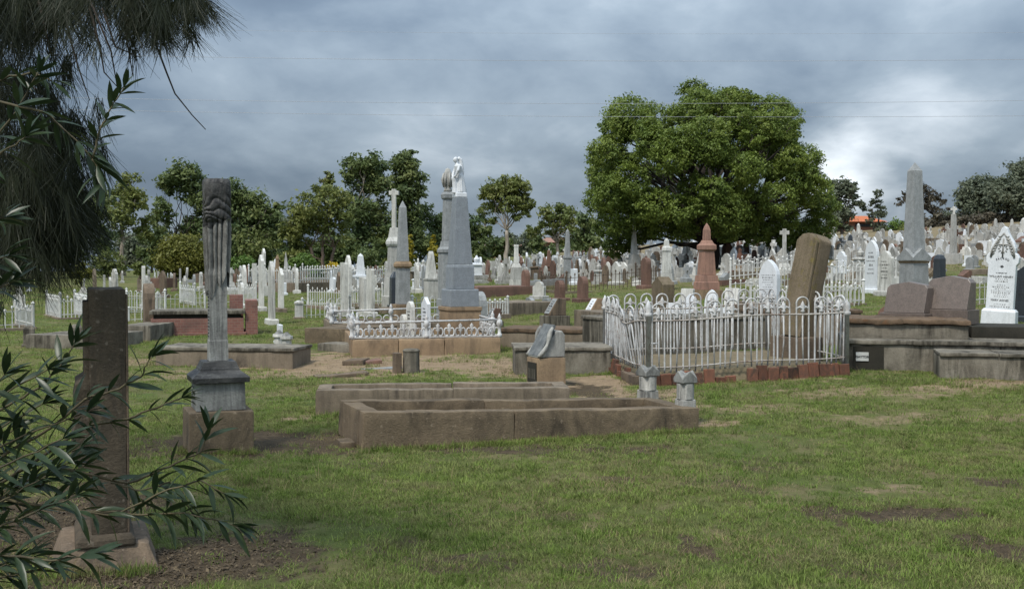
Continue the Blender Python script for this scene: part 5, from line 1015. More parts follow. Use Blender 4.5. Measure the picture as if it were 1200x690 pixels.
# ---- white hoop-topped fence round a plot
def hoop_fence():
    A = G(757, 462); A = Vector((GX(760, 14.1).x, 14.1, H(A.x, 14.1))); B = G(1004, 444); C_ = G(708, 436); B = Vector((GX(993, 14.6).x, 14.6, H(4.5, 14.6))); C_ = Vector((GX(709, 16.4).x, 16.4, H(1.3, 16.4)))
    D = B + (C_ - A) * 0.9 + Vector((-0.25, 0, 0)); D.z = H(D.x, D.y)
    up = Vector((0, 0, 0.16))
    root = empty('hoop_fence', A + up, 0, 'white hooped iron fence, slightly bent, around the plot with leaning slab', 'iron fence')
    o0 = A + up; hh = 0.92
    for si, (P, Q, nb, bend) in enumerate(((A, B, 11, 0), (A, C_, 7, 1), (B, D, 7, 0), (C_, D, 10, 0))):
        P = P + up - o0; Q = Q + up - o0; d = Q - P; ln = d.length; e = d / ln; nn = Vector((-e.y, e.x, 0))
        def at(t, z):
            sagz = -0.012 * math.sin(t * 9 + si) ; lean = 0.0
            if bend: lean = 0.16 * math.exp(-((t - 0.34) / 0.25) ** 2) * z / hh; sagz = -0.10 * math.exp(-((t - 0.30) / 0.13) ** 2) * (z / hh)
            elif si == 0: lean = 0.02 * math.sin(t * 11) * z
            return P + d * t + nn * (lean + 0.0) + Vector((0, 0, z + sagz))
        zr = 0.69
        MB().tube([at(t, zr) for t in np.linspace(0, 1, 26)], 0.013, 6).build('top_rail', M['rail_rust'], root, smooth=True)
        MB().tube([at(t, 0.09) for t in np.linspace(0, 1, 26)], 0.011, 6).build('bottom_rail', M['rail_rust'], root, smooth=True)
        for i in range(nb):
            jit = random.uniform(-0.008, 0.008); t0, t1 = (i + 0.16) / nb + jit, (i + 0.84) / nb + jit; tm = (t0 + t1) / 2; rz_ = (t1 - t0) / 2
            hw = rz_ * ln; zt = hh - hw - random.uniform(0, 0.012)
            pts = [at(t0, 0.02), at(t0, 0.09), at(t0, zr), at(t0, zt)] + [at(tm - rz_ * math.cos(q), zt + hw * math.sin(q)) for q in np.linspace(0.2, math.pi - 0.2, 9)] + [at(t1, zt), at(t1, zr), at(t1, 0.09), at(t1, 0.02)]
            MB().tube(pts, 0.0118, 6).build('hoop', M['iron'], root, smooth=True)
            pk = MB().tube([at(tm + random.uniform(-.010, .010), 0.02), at(tm + random.uniform(-.006, .006), 0.35), at(tm, zr + 0.03)], 0.0102, 6).build('picket', M['iron'], root, smooth=True)
            c = at(tm, zr + 0.02) ; mb = MB()       # fleur finial inside the hoop
            mb.loft([(c.x, c.y, c.z, .016, .016), (c.x, c.y, c.z + .025, .030, .028), (c.x, c.y, c.z + .045, .018, .016), (c.x, c.y, c.z + .095, .034, .026), (c.x, c.y, c.z + .16, .002, .002)], 8)
            for sg in (-1, 1): mb.tube([c + Vector((0, 0, .04)), c + e * sg * .040 + Vector((0, 0, .08)), c + e * sg * .066 + Vector((0, 0, .072)), c + e * sg * .066 + Vector((0, 0, .045))], [.014, .018, .014, .009], 6)
            mb.build('finial', M['iron'], pk, smooth=True)
        MB().tube([at(0, 0.40), at(0.045, 0.40)], 0.010, 6).build('stay', M['iron'], root, smooth=True)
    for P in (A, B, D, C_):
        p = P + up - o0; big = 0.033
        MB().loft([(p.x, p.y, -0.12, big, big), (p.x, p.y, 0.74, big, big), (p.x, p.y, 0.75, .05, .05), (p.x, p.y, .79, .05, .05), (p.x, p.y, .80, .03, .03), (p.x, p.y, .85, .05, .05), (p.x, p.y, .90, .03, .03), (p.x, p.y, .96, .004, .004)], 10).build('corner_post', M['iron'], root, smooth=True)
    # raised earth inside
    e1 = (B - A).normalized(); e2 = Vector((-e1.y, e1.x, 0))
    vs = []; fs = []; n = 20
    for i in range(n + 1):
        for j in range(n + 1):
            a, b = i / n, j / n; p = (A + (B - A) * a).lerp(C_ + (D - C_) * a, b); ed = min(a, 1 - a, b, 1 - b)
            vs.append((p.x, p.y, H(p.x, p.y) + min(0.17, 0.02 + ed * 3) + 0.02 * mnoise.noise(Vector((p.x * 4, p.y * 4, 0)))))
    for i in range(n):
        for j in range(n): k = i * (n + 1) + j; fs.append((k, k + n + 1, k + n + 2, k + 1))
    tag(obj('earth_mound', np_mesh('earth_mound', vs, fs, M['sandfill'], 4, smooth=True)), 'raised sandy earth inside the hoop fence plot', None, None, 'structure')
    # upright edging tiles
    ed = empty('tile_edging', A, 0, 'row of leaning terracotta edging tiles along the hoop fence', 'edging')
    rg = random.Random(8); tile = MB(); tile.box((0, 0, 0), (0.175, 0.055, 0.27), top=0.97); tm_ = tile.mesh('edging_tile', M['terra'])
    def run(P, Q, n, skip=()):
        d = Q - P; rz = math.atan2(d.y, d.x); nrm = Vector((d.y, -d.x, 0)).normalized()
        for i in range(n):
            if i in skip: continue
            p = P + d * ((i + 0.5) / n) + nrm * 0.10 - A; p.z = H(p.x + A.x, p.y + A.y) - A.z - 0.07 + rg.uniform(-.03, .02)
            if i in (6, 7): p.z -= 0.08
            o = obj('edging_tile', tm_, ed, 0.008); o.location = p; o.rotation_euler = (rg.uniform(-.15, .05), rg.uniform(-.12, .04), rz + rg.uniform(-.08, .08)); o.scale = (d.length / n / 0.178, 1, rg.uniform(.88, 1.05))
    run(A, B, 19, (8,)); run(C_, A, 12, (9, 10))
    rough_block('edging_tile', M['sand_d'], ed, tuple((C_ - A) * 0.16 + Vector((-0.12, 0, -0.06))), (0.12, 0.75, 0.20), rz=R(6), amp=0.01, step=0.08, bev=0.015, seed=5)
    return A, B, C_, D
fA, fB, fC, fD = hoop_fence()
def leaning_slab():
    p = GX(934, 15.5); p.z += 0.14; root = empty('leaning_headstone', p, R(34), 'tall thick mossy brown headstone leaning inside the hoop fence', 'headstone')
    rough_block('plinth', M['sand_d'], root, (0, 0, -0.1), (0.40, 0.62, 0.42), amp=0.008, step=0.08, bev=0.015, seed=3)
    sl = rough_block('slab', M['moss'], root, (0.03, 0, 0.0), (0.25, 0.38, 1.50), amp=0.008, step=0.08, bev=0.02, seed=6)
    for v in sl.data.vertices:       # slightly pitched top
        if v.co.z > 1.3: v.co.z -= 0.10 * min(1, abs(v.co.y) / 0.19) ** 2.5 * (v.co.z - 1.3) / 0.2
    sl.location = (0, 0, 0.29); sl.rotation_euler = (R(4), R(10), 0)
    fr = rough_block('front_layer', M['moss'], root, (-0.125, 0, 0.02), (0.055, 0.37, 1.47), amp=0.006, step=0.08, bev=0.015, seed=7)
    for v in fr.data.vertices:
        if v.co.z > 1.27: v.co.z -= 0.11 * min(1, abs(v.co.y) / 0.185) ** 2.5 * (v.co.z - 1.27) / 0.2
    fr.location = (0, 0, 0.29); fr.rotation_euler = (R(4), R(10), 0)
leaning_slab()
# ---- stones crowding behind the hoop fence
block_between('grave_kerb', 'long grey concrete wall behind the hoop fence plot', 718, 405, 905, 405, 0.66, 1.2, 'concrete', Y0=17.4, Y1=18.4, seed=31, capmat='concrete')
block_between('grave_kerb', 'brown concrete wall stretch behind the leaning slab', 905, 405, 1010, 405, 0.62, 1.2, 'conc_b', Y0=18.2, Y1=18.6, seed=32, capmat='rust', cap=0.06)
block_between('grave_kerb', 'far brown block wall left behind the hoop fence', 708, 380, 785, 380, 0.40, 1.6, 'conc_b', Y0=22.5, Y1=23.0, seed=33)
for px, Y, h, wv, sh, mt, lb in ((806, 20.5, 30, 14, 'gothic', 'marble_clean', 'small white gothic headstone, left of a pair behind the hoop fence'), (831, 20.8, 32, 14, 'gothic', 'marble_clean', 'small white gothic headstone, right of a pair behind the hoop fence'), (787, 20.2, 22, 14, 'flat', 'marble_clean', 'leaning white tablet behind left part of hoop fence'), (803, 23.0, 22, 14, 'flat', 'marble', 'grey-white flat tablet behind the left gothic headstone'), (855, 21.2, 30, 14, 'flat', 'marble', 'square white inscribed stone on brown block behind the hoop fence')):
    headstone(lb, px, None, h + 22, wv, sh, mt, 0.07, Y=Y, text=5, rz=R(48), plinth=0.22, pm='conc_b', wm=0.26 if sh == 'gothic' else 0.30, lean=(0, R(8)))
headstone('white lettered tablet seen through the hoop fence', 843, None, 42, 24, 'flat', 'marble_clean', 0.06, Y=19.3, text=9, rz=R(48), plinth=0.14, pm='concrete', wm=0.36, lean=(0, R(14)))
headstone('brown tapering headstone with white plaque left of hoop fence stones', 777, None, 52, 20, 'peaked', 'moss', 0.30, Y=24.5, wm=0.5)
headstone('broad brown headstone between gothic stones and tall white headstone', 878, None, 38, 28, 'low', 'sand_d', 0.30, Y=20.6, wm=0.55)
headstone('rough brown headstone just left of the tall white lettered one', 868, None, 34, 18, 'rounded', 'kerb', 0.25, Y=21.6, wm=0.5)
desk('low white desk tablet on a rusty slab right of leaning brown slab', 992, 372, 30, 34, 'rust', 'marble_clean', Y=19.4)
headstone('small dark red headstone beside left brown granite desk stone', 1043, None, 30, 17, 'rounded', 'brown', 0.16, Y=20.0, wm=0.4, rz=R(44))
headstone('white pointed headstone left of the tall right obelisk', 1022, None, 62, 10, 'gothic', 'marble_clean', 0.10, Y=29, wm=0.45, text=6)
headstone('white shouldered headstone between pointed one and tall right obelisk', 1038, None, 52, 12, 'shouldered', 'marble', 0.10, Y=28, wm=0.5, text=6)
headstone('grey concrete block headstone behind right end of the hoop fence', 1030, None, 30, 30, 'flat', 'concrete', 0.4, Y=18.3, wm=0.6)
# ------------------------------------------------------------------ further fences
def far_fence(label, P0, P1, h, style='hoop', mat='iron_far', sp=0.16, th=0.012, base=0.0, group=None):
    P0, P1 = Vector(P0), Vector(P1); d = P1 - P0; ln = math.hypot(d.x, d.y); rz = math.atan2(d.y, d.x); sl = (P1.z - P0.z) / ln
    root = empty('picket_fence', P0, rz, label, 'fence', group); n = max(4, int(ln / sp)); pk = MB()
    for i in range(n + 1):
        x = ln * i / n; z = sl * x + base
        if style == 'hoop':
            if i % 2 == 0 and i < n:
                w_ = ln / n; pk.tube([(x, 0, z - .05), (x, 0, z + h - w_ * .5)] + [(x + w_ * .5 - w_ * .5 * math.cos(q), 0, z + h - w_ * .5 + w_ * .5 * math.sin(q)) for q in (.6, 1.57, 2.54)] + [(x + w_, 0, z + h - w_ * .5), (x + w_, 0, z - .05)], th, 4)
        else:
            hh = h * (1 if i % 2 == 0 else 0.86); pk.tube([(x, 0, z - .05), (x, 0, z + hh * .88)], th, 4); pk.loft([(x, 0, z + hh * .84, th, th), (x, 0, z + hh * .90, th * 2.6, th * 1.6), (x, 0, z + hh, .002, .002)], 4)
    tag(pk.build('pickets', M[mat], root), kind='stuff')
    for hz in (0.14, 0.72): MB().tube([(0, 0, h * hz + base), (ln, 0, h * hz + sl * ln + base)], th * 0.9, 4).build('rail', M[mat], root)
    for x in (0, ln): MB().loft([(x, 0, sl * x - .1, .035, .035), (x, 0, sl * x + base + h * 1.02, .035, .035), (x, 0, sl * x + base + h * 1.06, .05, .05), (x, 0, sl * x + base + h * 1.16, .005, .005)], 6).build('post', M[mat], root)
    if base: MB().box((ln / 2, 0, -0.1), (ln + .1, .16, base + .1)).build('kerb', M['conc_b'], root, 0.01)
    return root
def plot_fence(label, px0, px1, Y0, Y1, h, style, depth=0, base=0.0, mat='iron_far', sp=0.16, th=0.012):
    A, B = GX(px0, Y0), GX(px1, Y1); far_fence(label + (', front run' if depth else ''), A, B, h, style, mat, sp, th, base)
    if depth:
        d = (B - A); n_ = Vector((-d.y, d.x, 0)).normalized() * depth
        for P, lb in ((A, ', left run'), (B, ', right run')):
            Q = P + n_; Q.z = H(Q.x, Q.y); far_fence(label + lb, P, Q, h, style, mat, sp, th, base)
plot_fence('low white hoop fence with square pier on the left lawn', 354, 410, 30, 31, 0.50, 'hoop', 0, sp=0.13)
r = empty('fence_pier', GX(350, 29.8), TH, 'square white fence pier on the left lawn', 'post'); MB().stack([(-.05, .10, .10), (.40, .095, .095), (.401, .115, .115), (.45, .11, .11), (.50, .03, .03)]).build('shaft', M['marble'], r, 0.006); MB().stack([(-.1, .15, .15), (.05, .14, .14)]).build('foot', M['conc_b'], r, 0.01)
plot_fence('white picket fence at the far left edge', -20, 38, 25, 25.6, 0.52, 'picket', 2.0, 0.08, sp=0.14, th=0.014)
plot_fence('dense white iron plot fence left behind the dark slab', 70, 105, 30, 30.4, 0.62, 'picket', 2.4, 0.05, sp=0.09, th=0.016)
plot_fence('white hoop fence between dark slab and brick grave', 148, 193, 33, 34, 0.62, 'hoop', 2.2, sp=0.15)
plot_fence('white low fence in front of the brown curved headstone', 150, 180, 29, 29.4, 0.34, 'hoop', 0, sp=0.15)
plot_fence('white fence left of draped column near brick grave', 184, 240, 34, 35, 0.52, 'hoop', 0, sp=0.14)
plot_fence('white plot fence directly behind the draped column', 228, 300, 38, 39, 0.70, 'picket', 2.5, sp=0.15, th=0.014)
plot_fence('long white picket fence on dark kerb behind the left lawn', 346, 408, 50, 53, 0.75, 'picket', 3.0, 0.45, sp=0.16, th=0.022)
plot_fence('white picket fence continuing behind the edge-on white stones', 408, 470, 50, 53, 0.72, 'picket', 0, 0.35, sp=0.16, th=0.022)
plot_fence('small white quatrefoil fence panel right of the statue pillar', 568, 595, 27, 27.4, 0.38, 'picket', 0, 0.15, sp=0.075, th=0.016)
plot_fence('rusty brown iron fence in the centre distance', 664, 782, 38, 39, 0.62, 'picket', 3.0, 0.1, 'iron_b', 0.15, 0.013)
plot_fence('white picket fence left of tall white lettered headstone', 856, 892, 31, 31.3, 0.42, 'picket', 0, 0.05, sp=0.15, th=0.014)
plot_fence('cream picket fence below the white stone cross', 860, 932, 43, 43.6, 0.62, 'picket', 0, 0.1, sp=0.17, th=0.02)
plot_fence('white picket fence right of leaning brown slab', 958, 1012, 25, 25.6, 0.5, 'picket', 2.4, 0.05, sp=0.13, th=0.014)
plot_fence('white looped fence behind the small desk tablet at right', 975, 1050, 30, 31, 0.66, 'hoop', 2.4, 0.05, sp=0.14, th=0.014)
plot_fence('white low fence behind the brown granite pair', 1125, 1160, 24, 24.3, 0.45, 'hoop', 0, 0.05, sp=0.13, th=0.012)
plot_fence('white picket fence at the right edge beside dark headstone', 1186, 1230, 23, 23.2, 0.5, 'picket', 0, 0.05, sp=0.14, th=0.013)
plot_fence('white fence around the plot below the stubby white obelisk', 483, 530, 27.5, 28, 0.5, 'hoop', 0, 0.1, sp=0.12, th=0.013)
plot_fence('white fence run left of the white cross monument', 400, 448, 34, 35, 0.6, 'picket', 2.0, 0.1, sp=0.14, th=0.014)
# edge-on white headstones and poles on the left lawn
for px, Y, h, lb, sh in ((306, 34, 66, 'tall thin white headstone seen edge-on, leftmost right of draped column', 'peaked'), (318, 27.5, 74, 'tallest thin white headstone edge-on in front of the left lawn', 'gothic'), (329, 33, 52, 'thin white headstone edge-on standing on brown block', 'peaked'), (298, 40, 46, 'thin white headstone edge-on behind the brick pier', 'flat'),
        (403, 31, 62, 'thin white headstone, leftmost of the edge-on group left of black pillar', 'flat'), (408, 33, 66, 'thin white headstone, second of the edge-on group left of black pillar', 'gothic'), (425, 31, 44, 'thin white headstone, third of the edge-on group left of black pillar', 'flat'), (434, 30, 56, 'wider white headstone, nearest of the edge-on group left of black pillar', 'flat'), (168, 36, 50, 'slim white post-like stone left of the brick grave', 'flat'), (283, 36, 30, 'white rounded stone right behind the draped column', 'rounded'), (309, 48, 54, 'white edge-on stone beside the brown far obelisk', 'peaked')):
    headstone(lb, px, None, h, 7, sh, 'marble', 0.09, Y=Y, wm=0.55, plinth=0.14, pm='conc_b' if px in (329,) else None)
mono('white_spire', 'slender white spire stone behind the left lawn', 'obelisk', 335, [('base', 'marble', [(0, 12), (10, 11)]), ('shaft', 'marble', [(10.2, 7), (38, 3), (46, 0.5)])], Y=52)
mono('white_spire', 'slender white spire stone left of the brown far obelisk', 'obelisk', 309, [('base', 'marble', [(0, 11), (12, 10)]), ('shaft', 'marble', [(12.2, 7), (36, 3.5), (37, 5), (42, 0.5)])], Y=46)
mono('brown_obelisk', 'small orange-brown stone obelisk on the far left side', 'obelisk', 325, [('base', 'sand', [(0, 11), (10, 10)]), ('shaft', 'sand', [(10.2, 7.5), (34, 4), (35, 5), (40, 0.5)])], Y=56)
for px, Y, h, wv, lb in ((656, 34, 25, 6, 'slim brown stone post, left of two in centre distance'), (683, 33, 30, 8, 'slim brown stone post, right of two in centre distance'), (616, 40, 28, 7, 'dark brown round-topped headstone right of the white column monument'), (757, 38, 36, 13, 'red-brown round-topped headstone below the slim white spire')):
    headstone(lb, px, None, h, wv, 'rounded', 'brown', 0.18, Y=Y, wm=0.42)
headstone('white twin-gabled headstone in the centre distance', 632, None, 21, 11, 'shouldered', 'marble', 0.12, Y=36, wm=0.5, rz=R(45))
headstone('small grey headstone leaning on the centre lawn', 622, None, 14, 9, 'low', 'granite_g', 0.12, Y=31, wm=0.42, lean=(0.1, -0.1))
headstone('small grey slab leaning beside a brown post on the centre lawn', 643, None, 13, 8, 'flat', 'granite_g', 0.12, Y=30.5, wm=0.42, lean=(-0.1, -0.2))
block_between('grave_kerb', 'long low grey kerb across the centre lawn', 586, 358, 655, 358, 0.36, 1.6, 'conc_b', Y0=28, Y1=29.5, seed=70)
block_between('grave_kerb', 'dark low kerb left of the centre lawn under white monuments', 560, 340, 640, 340, 0.4, 2.0, 'brown', Y0=38, Y1=40, seed=71)
block_between('brick_vault', 'small dark red brick vault at the far left', 190, 330, 208, 330, 0.55, 1.5, 'brown', cat='grave', Y0=58, Y1=59, seed=72)
mono('white_pole', 'white boundary pole, left of two near the olive dome shrub', 'post', 122, [('shaft', 'marble', [(0, 3), (21, 2.6)])], Y=52)
mono('white_pole', 'white boundary pole, right of two near the olive dome shrub', 'post', 211, [('shaft', 'marble', [(0, 2.6), (22, 2.3)])], Y=60)
mono('white_pedestal', 'white stone monument half hidden by hanging needles at left', 'monument', 22, [('base', 'marble', [(0, 14), (14, 13)]), ('shaft', 'marble', [(14.2, 8), (50, 5), (52, 4)])], Y=38)
# headstone-backed pale monuments on the right slope
r, s, k = mono('cross_monument', 'pale stone pillar with small cross on the right hillside', 'monument', 1117, [('base', 'marble', [(0, 22), (12, 20)]), ('shaft', 'marble', [(12.2, 9), (58, 6)])], Y=40)
o = MB().prism(cross_o(0.22, 9 * s, 0.08), -.05, .05).build('cross', M['marble'], r); o.location.z = 58 * s; o.rotation_euler.z = R(58)
r, s, k = mono('carved_monument', 'orange-stained carved stone figure right of the pink obelisk', 'monument', 867, [('base', 'sand', [(0, 11), (10, 10)])], Y=44)
MB().loft([(0, 0, 10.1 * s, .12, .12), (0, 0, 16 * s, .14, .12), (0, 0, 22 * s, .10, .12), (0, 0, 24 * s, .06, .06), (0, 0, 27 * s, .08, .08), (0, 0, 29 * s, .02, .02)], 12).build('figure', M['terra'], r, smooth=True)
mono('brown_tiered_monument', 'brown tiered monument right behind the pink obelisk', 'monument', 852, [('base', 'brown', [(0, 18), (12, 17)]), ('die', 'brown', [(12.2, 13), (24, 12), (26, 9), (34, 6)])], Y=50)
# house beyond
def house(px, Y, wm, hpx, rpx, label, dpth=9, roof='pink'):
    g = GX(px, Y); s = Y / FPX; r = empty('house', g, R(6), label, 'house'); hw = hpx * s; rh = rpx * s
    MB().box((0, 0, -1.5), (wm, dpth, hw + 1.5)).build('wall', M['houseb'], r)
    a, b = wm / 2 + .6, dpth / 2 + .6
    MB().add([(-a, -b, hw), (a, -b, hw), (a, b, hw), (-a, b, hw), (-a * .55, 0, hw + rh), (a * .55, 0, hw + rh)], [(3, 2, 1, 0), (0, 1, 5, 4), (1, 2, 5), (2, 3, 4, 5), (3, 0, 4)]).build('roof', M[roof], r)
    for x in (-wm * .28, wm * .05, wm * .32): MB().box((x, -dpth / 2 - .02, hw * .35), (1.1, .06, hw * .4)).build('window', M['granite_b'], r)
    return r
house(1003, 128, 3.2, 9, 8, 'orange tile-roofed house beyond the right hillside', 6, 'roof')
house(590, 150, 5.0, 17, 6, 'dull red roofed house behind the umbrella-crowned gum', 6)
house(652, 150, 4.0, 17, 6, 'pinkish red roofed house behind the small grey obelisk', 6)
# ------------------------------------------------------------------ the crowd of far gravestones
REG = [(-40, 150, 'beyond the dark slab at far left'), (150, 262, 'on the flat behind the brick grave'), (262, 345, 'behind the draped column side of left lawn'), (345, 455, 'behind the left lawn'), (455, 530, 'around the grey obelisk'), (530, 600, 'right of the statue pillar'), (600, 690, 'around the white truncated column'), (690, 770, 'below the slim white spire'), (770, 850, 'around the pink obelisk'), (850, 925, 'around the white stone cross'), (925, 1005, 'beyond the leaning brown slab'), (1005, 1065, 'below the orange-roofed house'), (1065, 1130, 'behind the tall right obelisk'), (1130, 1260, 'on the hillside under the evergreens')]
def region(px):
    for a, b, t in REG:
        if a <= px < b: return t
    return REG[-1][2]
taken = []
def free(p, r):
    if any((p.x - q[0]) ** 2 + (p.y - q[1]) ** 2 < (r + q[2]) ** 2 for q in taken): return False
    taken.append((p.x, p.y, r)); return True
for o in list(C.objects):
    if o.parent is None and o.get('category') in ('headstone', 'monument', 'obelisk', 'cross', 'grave', 'grave kerb', 'post'): taken.append((o.location.x, o.location.y, 0.55))
protos = {}
def proto(kind, mk):
    if (kind, mk) in protos: return protos[(kind, mk)]
    mb = MB(); mat = M[mk]
    if kind in SHAPES:
        w_, h, t = {'rounded': (.62, 1.0, .12), 'low': (.66, .95, .12), 'gothic': (.56, 1.25, .12), 'shouldered': (.66, 1.1, .12), 'flat': (.6, .8, .2), 'peaked': (.6, 1.05, .12), 'cross': (.62, 1.15, .13)}[kind]
        pl = .16 if kind != 'cross' else .32
        mb.stack([(-.3, .18, w_ * .62), (pl * .8, .18, w_ * .62), (pl, .14, w_ * .56)]); mb.prism([(y, z + pl) for y, z in SHAPES[kind](w_, h - pl)], -t / 2, t / 2)
        if kind == 'cross': mb.stack([(pl, .13, .2), (pl + .18, .11, .17)])
    elif kind == 'obelisk': mb.stack([(-.3, .34, .34), (.2, .34, .34), (.201, .26, .26), (.65, .24, .24), (.651, .29, .29), (.72, .28, .28), (.721, .17, .17), (1.6, .10, .10), (1.72, .005, .005)])
    elif kind == 'pedestal':
        mb.stack([(-.3, .34, .34), (.18, .33, .33), (.181, .24, .24), (.75, .21, .21), (.751, .27, .27), (.82, .26, .26), (.86, .14, .14)]); mb.loft([(0, 0, .86, .09, .09), (0, 0, .95, .13, .13), (0, 0, 1.08, .15, .15), (0, 0, 1.16, .08, .08), (0, 0, 1.24, .05, .05), (0, 0, 1.28, .005, .005)], 10)
    elif kind == 'cross_ped':
        mb.stack([(-.3, .36, .36), (.2, .35, .35), (.201, .27, .27), (.42, .25, .25), (.421, .19, .19), (.62, .16, .16)]); mb.prism([(y, z + .6) for y, z in cross_o(.5, .85, .15)], -.07, .07)
    elif kind == 'desk':
        prof = [(-.3, -.2), (.28, -.2), (.28, .5), (.12, .55), (-.3, .22)]; n = 5
        mb.add([(x, -.3, z) for x, z in prof] + [(x, .3, z) for x, z in prof], [tuple(range(n)), tuple(range(2 * n - 1, n - 1, -1))] + [(i, i + n, (i + 1) % n + n, (i + 1) % n) for i in range(n)])
    elif kind == 'ledger':
        mb.stack([(-.3, 1.05, .5), (.22, 1.05, .5), (.221, .95, .42), (.30, .95, .42)])
    elif kind == 'angel':
        mb.stack([(-.3, .3, .3), (.3, .3, .3), (.301, .2, .2), (.7, .18, .18)]); mb.loft([(0, 0, .7, .14, .14), (0, 0, .95, .12, .12), (0, 0, 1.12, .09, .14), (0, 0, 1.2, .05, .06), (0, 0, 1.24, .045, .045), (0, 0, 1.30, .075, .07), (0, 0, 1.38, .02, .02)], 10); mb.prism([(-.22, .95), (-.24, 1.25), (-.05, 1.1), (.05, 1.1), (.24, 1.25), (.22, .95), (0, 1.0)], .06, .09)
    me = mb.mesh(kind, mat); protos[(kind, mk)] = me; return me
NAMES = {'rounded': ('headstone', 'round-topped headstone'), 'low': ('headstone', 'low-arched headstone'), 'gothic': ('headstone', 'pointed headstone'), 'shouldered': ('headstone', 'shouldered headstone'), 'flat': ('headstone', 'square-topped headstone'), 'peaked': ('headstone', 'gable-topped headstone'), 'cross': ('cross', 'cross gravestone'), 'obelisk': ('obelisk', 'obelisk'), 'pedestal': ('monument', 'urn-topped pedestal'), 'cross_ped': ('cross', 'cross on stepped pedestal'), 'desk': ('headstone', 'slant-faced gravestone'), 'ledger': ('grave slab', 'flat grave slab'), 'angel': ('statue', 'angel statue on pedestal')}
COL = {'marble': 'white', 'marble_dirty': 'weathered pale', 'granite_g': 'grey', 'brown': 'brown', 'sand_d': 'dark tan', 'conc_b': 'earth-brown', 'marble_clean': 'bright white', 'granite_b': 'black', 'kerb': 'dull brown', 'pink': 'pink'}
KEY = [(919, 40, 12), (828, 34.5, 22), (1075, 21.8, 26), (743, 48, 11), (605, 45, 11), (665, 47, 8), (472, 27, 14), (462, 34, 16), (539, 20.6, 28), (525, 26, 16), (781, 36, 11), (505, 30, 11), (867, 44, 9), (1117, 40, 12), (902, 21, 12), (1170, 19, 26), (1101, 25, 9), (836, 50, 9)]
crowd_things = []
def crowd(n, px0, px1, pyf, mats, ymin=30, ymax=104, sc_=0.70, low=False):
    made = 0; tries = 0
    while made < n and tries < n * 40:
        tries += 1; px = random.uniform(px0, px1); a, b = pyf(px); py = a + (b - a) * random.random() ** 1.15; g = G(px, py)
        if not (ymin < g.y < ymax) or any(abs(px - k[0]) < k[2] and g.y < k[1] + 1 for k in KEY): continue
        kind = random.choices(list(NAMES), [16, 9, 17, 12, 10, 9, 7, 5, 5, 5, 5, 8, 2])[0]
        if low: kind = random.choice(['ledger', 'ledger', 'desk', 'flat'])
        if not free(g, 0.7 if kind == 'ledger' else 0.34): continue
        mk = random.choices(list(mats), list(mats.values()))[0]
        if kind in ('ledger', 'desk') and random.random() < 0.7: mk = random.choice(['conc_b', 'kerb', 'brown', 'granite_g', 'marble_dirty'])
        me = proto(kind, mk); nm = {'headstone': 'headstone', 'cross': 'grave_cross', 'obelisk': 'grave_obelisk', 'monument': 'grave_pedestal', 'grave slab': 'grave_slab', 'statue': 'grave_statue'}[NAMES[kind][0]]
        o = obj(nm, me); o.location = g; z = random.uniform(0.6, 1.25) * sc_ * (1.18 if px < 560 and g.y < 60 else (0.86 if px > 925 else 1.0)); o.scale = (z * random.uniform(.9, 1.2), z * random.uniform(.85, 1.1), z)
        o.rotation_euler = (random.gauss(0, .03), random.gauss(0, .035), TH + random.gauss(0, .14))
        row = 'near-row' if g.y < 46 else ('mid-row' if g.y < 68 else 'far-row')
        lb = '%s %s %s %s' % (COL[mk], row, NAMES[kind][1], region(px)); tag(o, lb, NAMES[kind][0]); crowd_things.append((px, o, g.y)); made += 1
WH = {'marble': 40, 'marble_clean': 14, 'marble_dirty': 22, 'granite_g': 9, 'brown': 8, 'sand_d': 5, 'granite_b': 1}
BR = {'marble': 30, 'marble_clean': 14, 'marble_dirty': 24, 'granite_g': 12, 'brown': 15, 'sand_d': 10, 'conc_b': 4}
crest = lambda px: float(np.interp(px, [-40, 150, 400, 530, 600, 700, 800, 850, 900, 1000, 1100, 1200], [327, 324, 319, 316, 313, 306, 299, 294, 289, 282, 275, 270]))
crowd(160, 1080, 1215, lambda p: (crest(p), 322), WH, ymax=114)
crowd(190, 925, 1085, lambda p: (crest(p), 330), WH, ymax=112)
crowd(150, 840, 930, lambda p: (crest(p), 326), WH, ymax=110)
crowd(190, 690, 845, lambda p: (crest(p), 334), BR, ymax=92)
crowd(125, 600, 700, lambda p: (crest(p), 328), BR, ymax=92)
crowd(55, 530, 610, lambda p: (crest(p), 333), WH)
crowd(160, 385, 532, lambda p: (crest(p), 344), WH, ymin=28)
crowd(95, 255, 350, lambda p: (crest(p), 346), WH, ymin=28)
crowd(26, 150, 255, lambda p: (326, 350), BR, ymin=32)
crowd(12, -20, 150, lambda p: (328, 345), BR)
crowd(90, 860, 1215, lambda p: (crest(p), 335), WH, ymax=110, low=True)
crowd(36, 600, 860, lambda p: (crest(p), 335), BR, ymax=95, low=True)
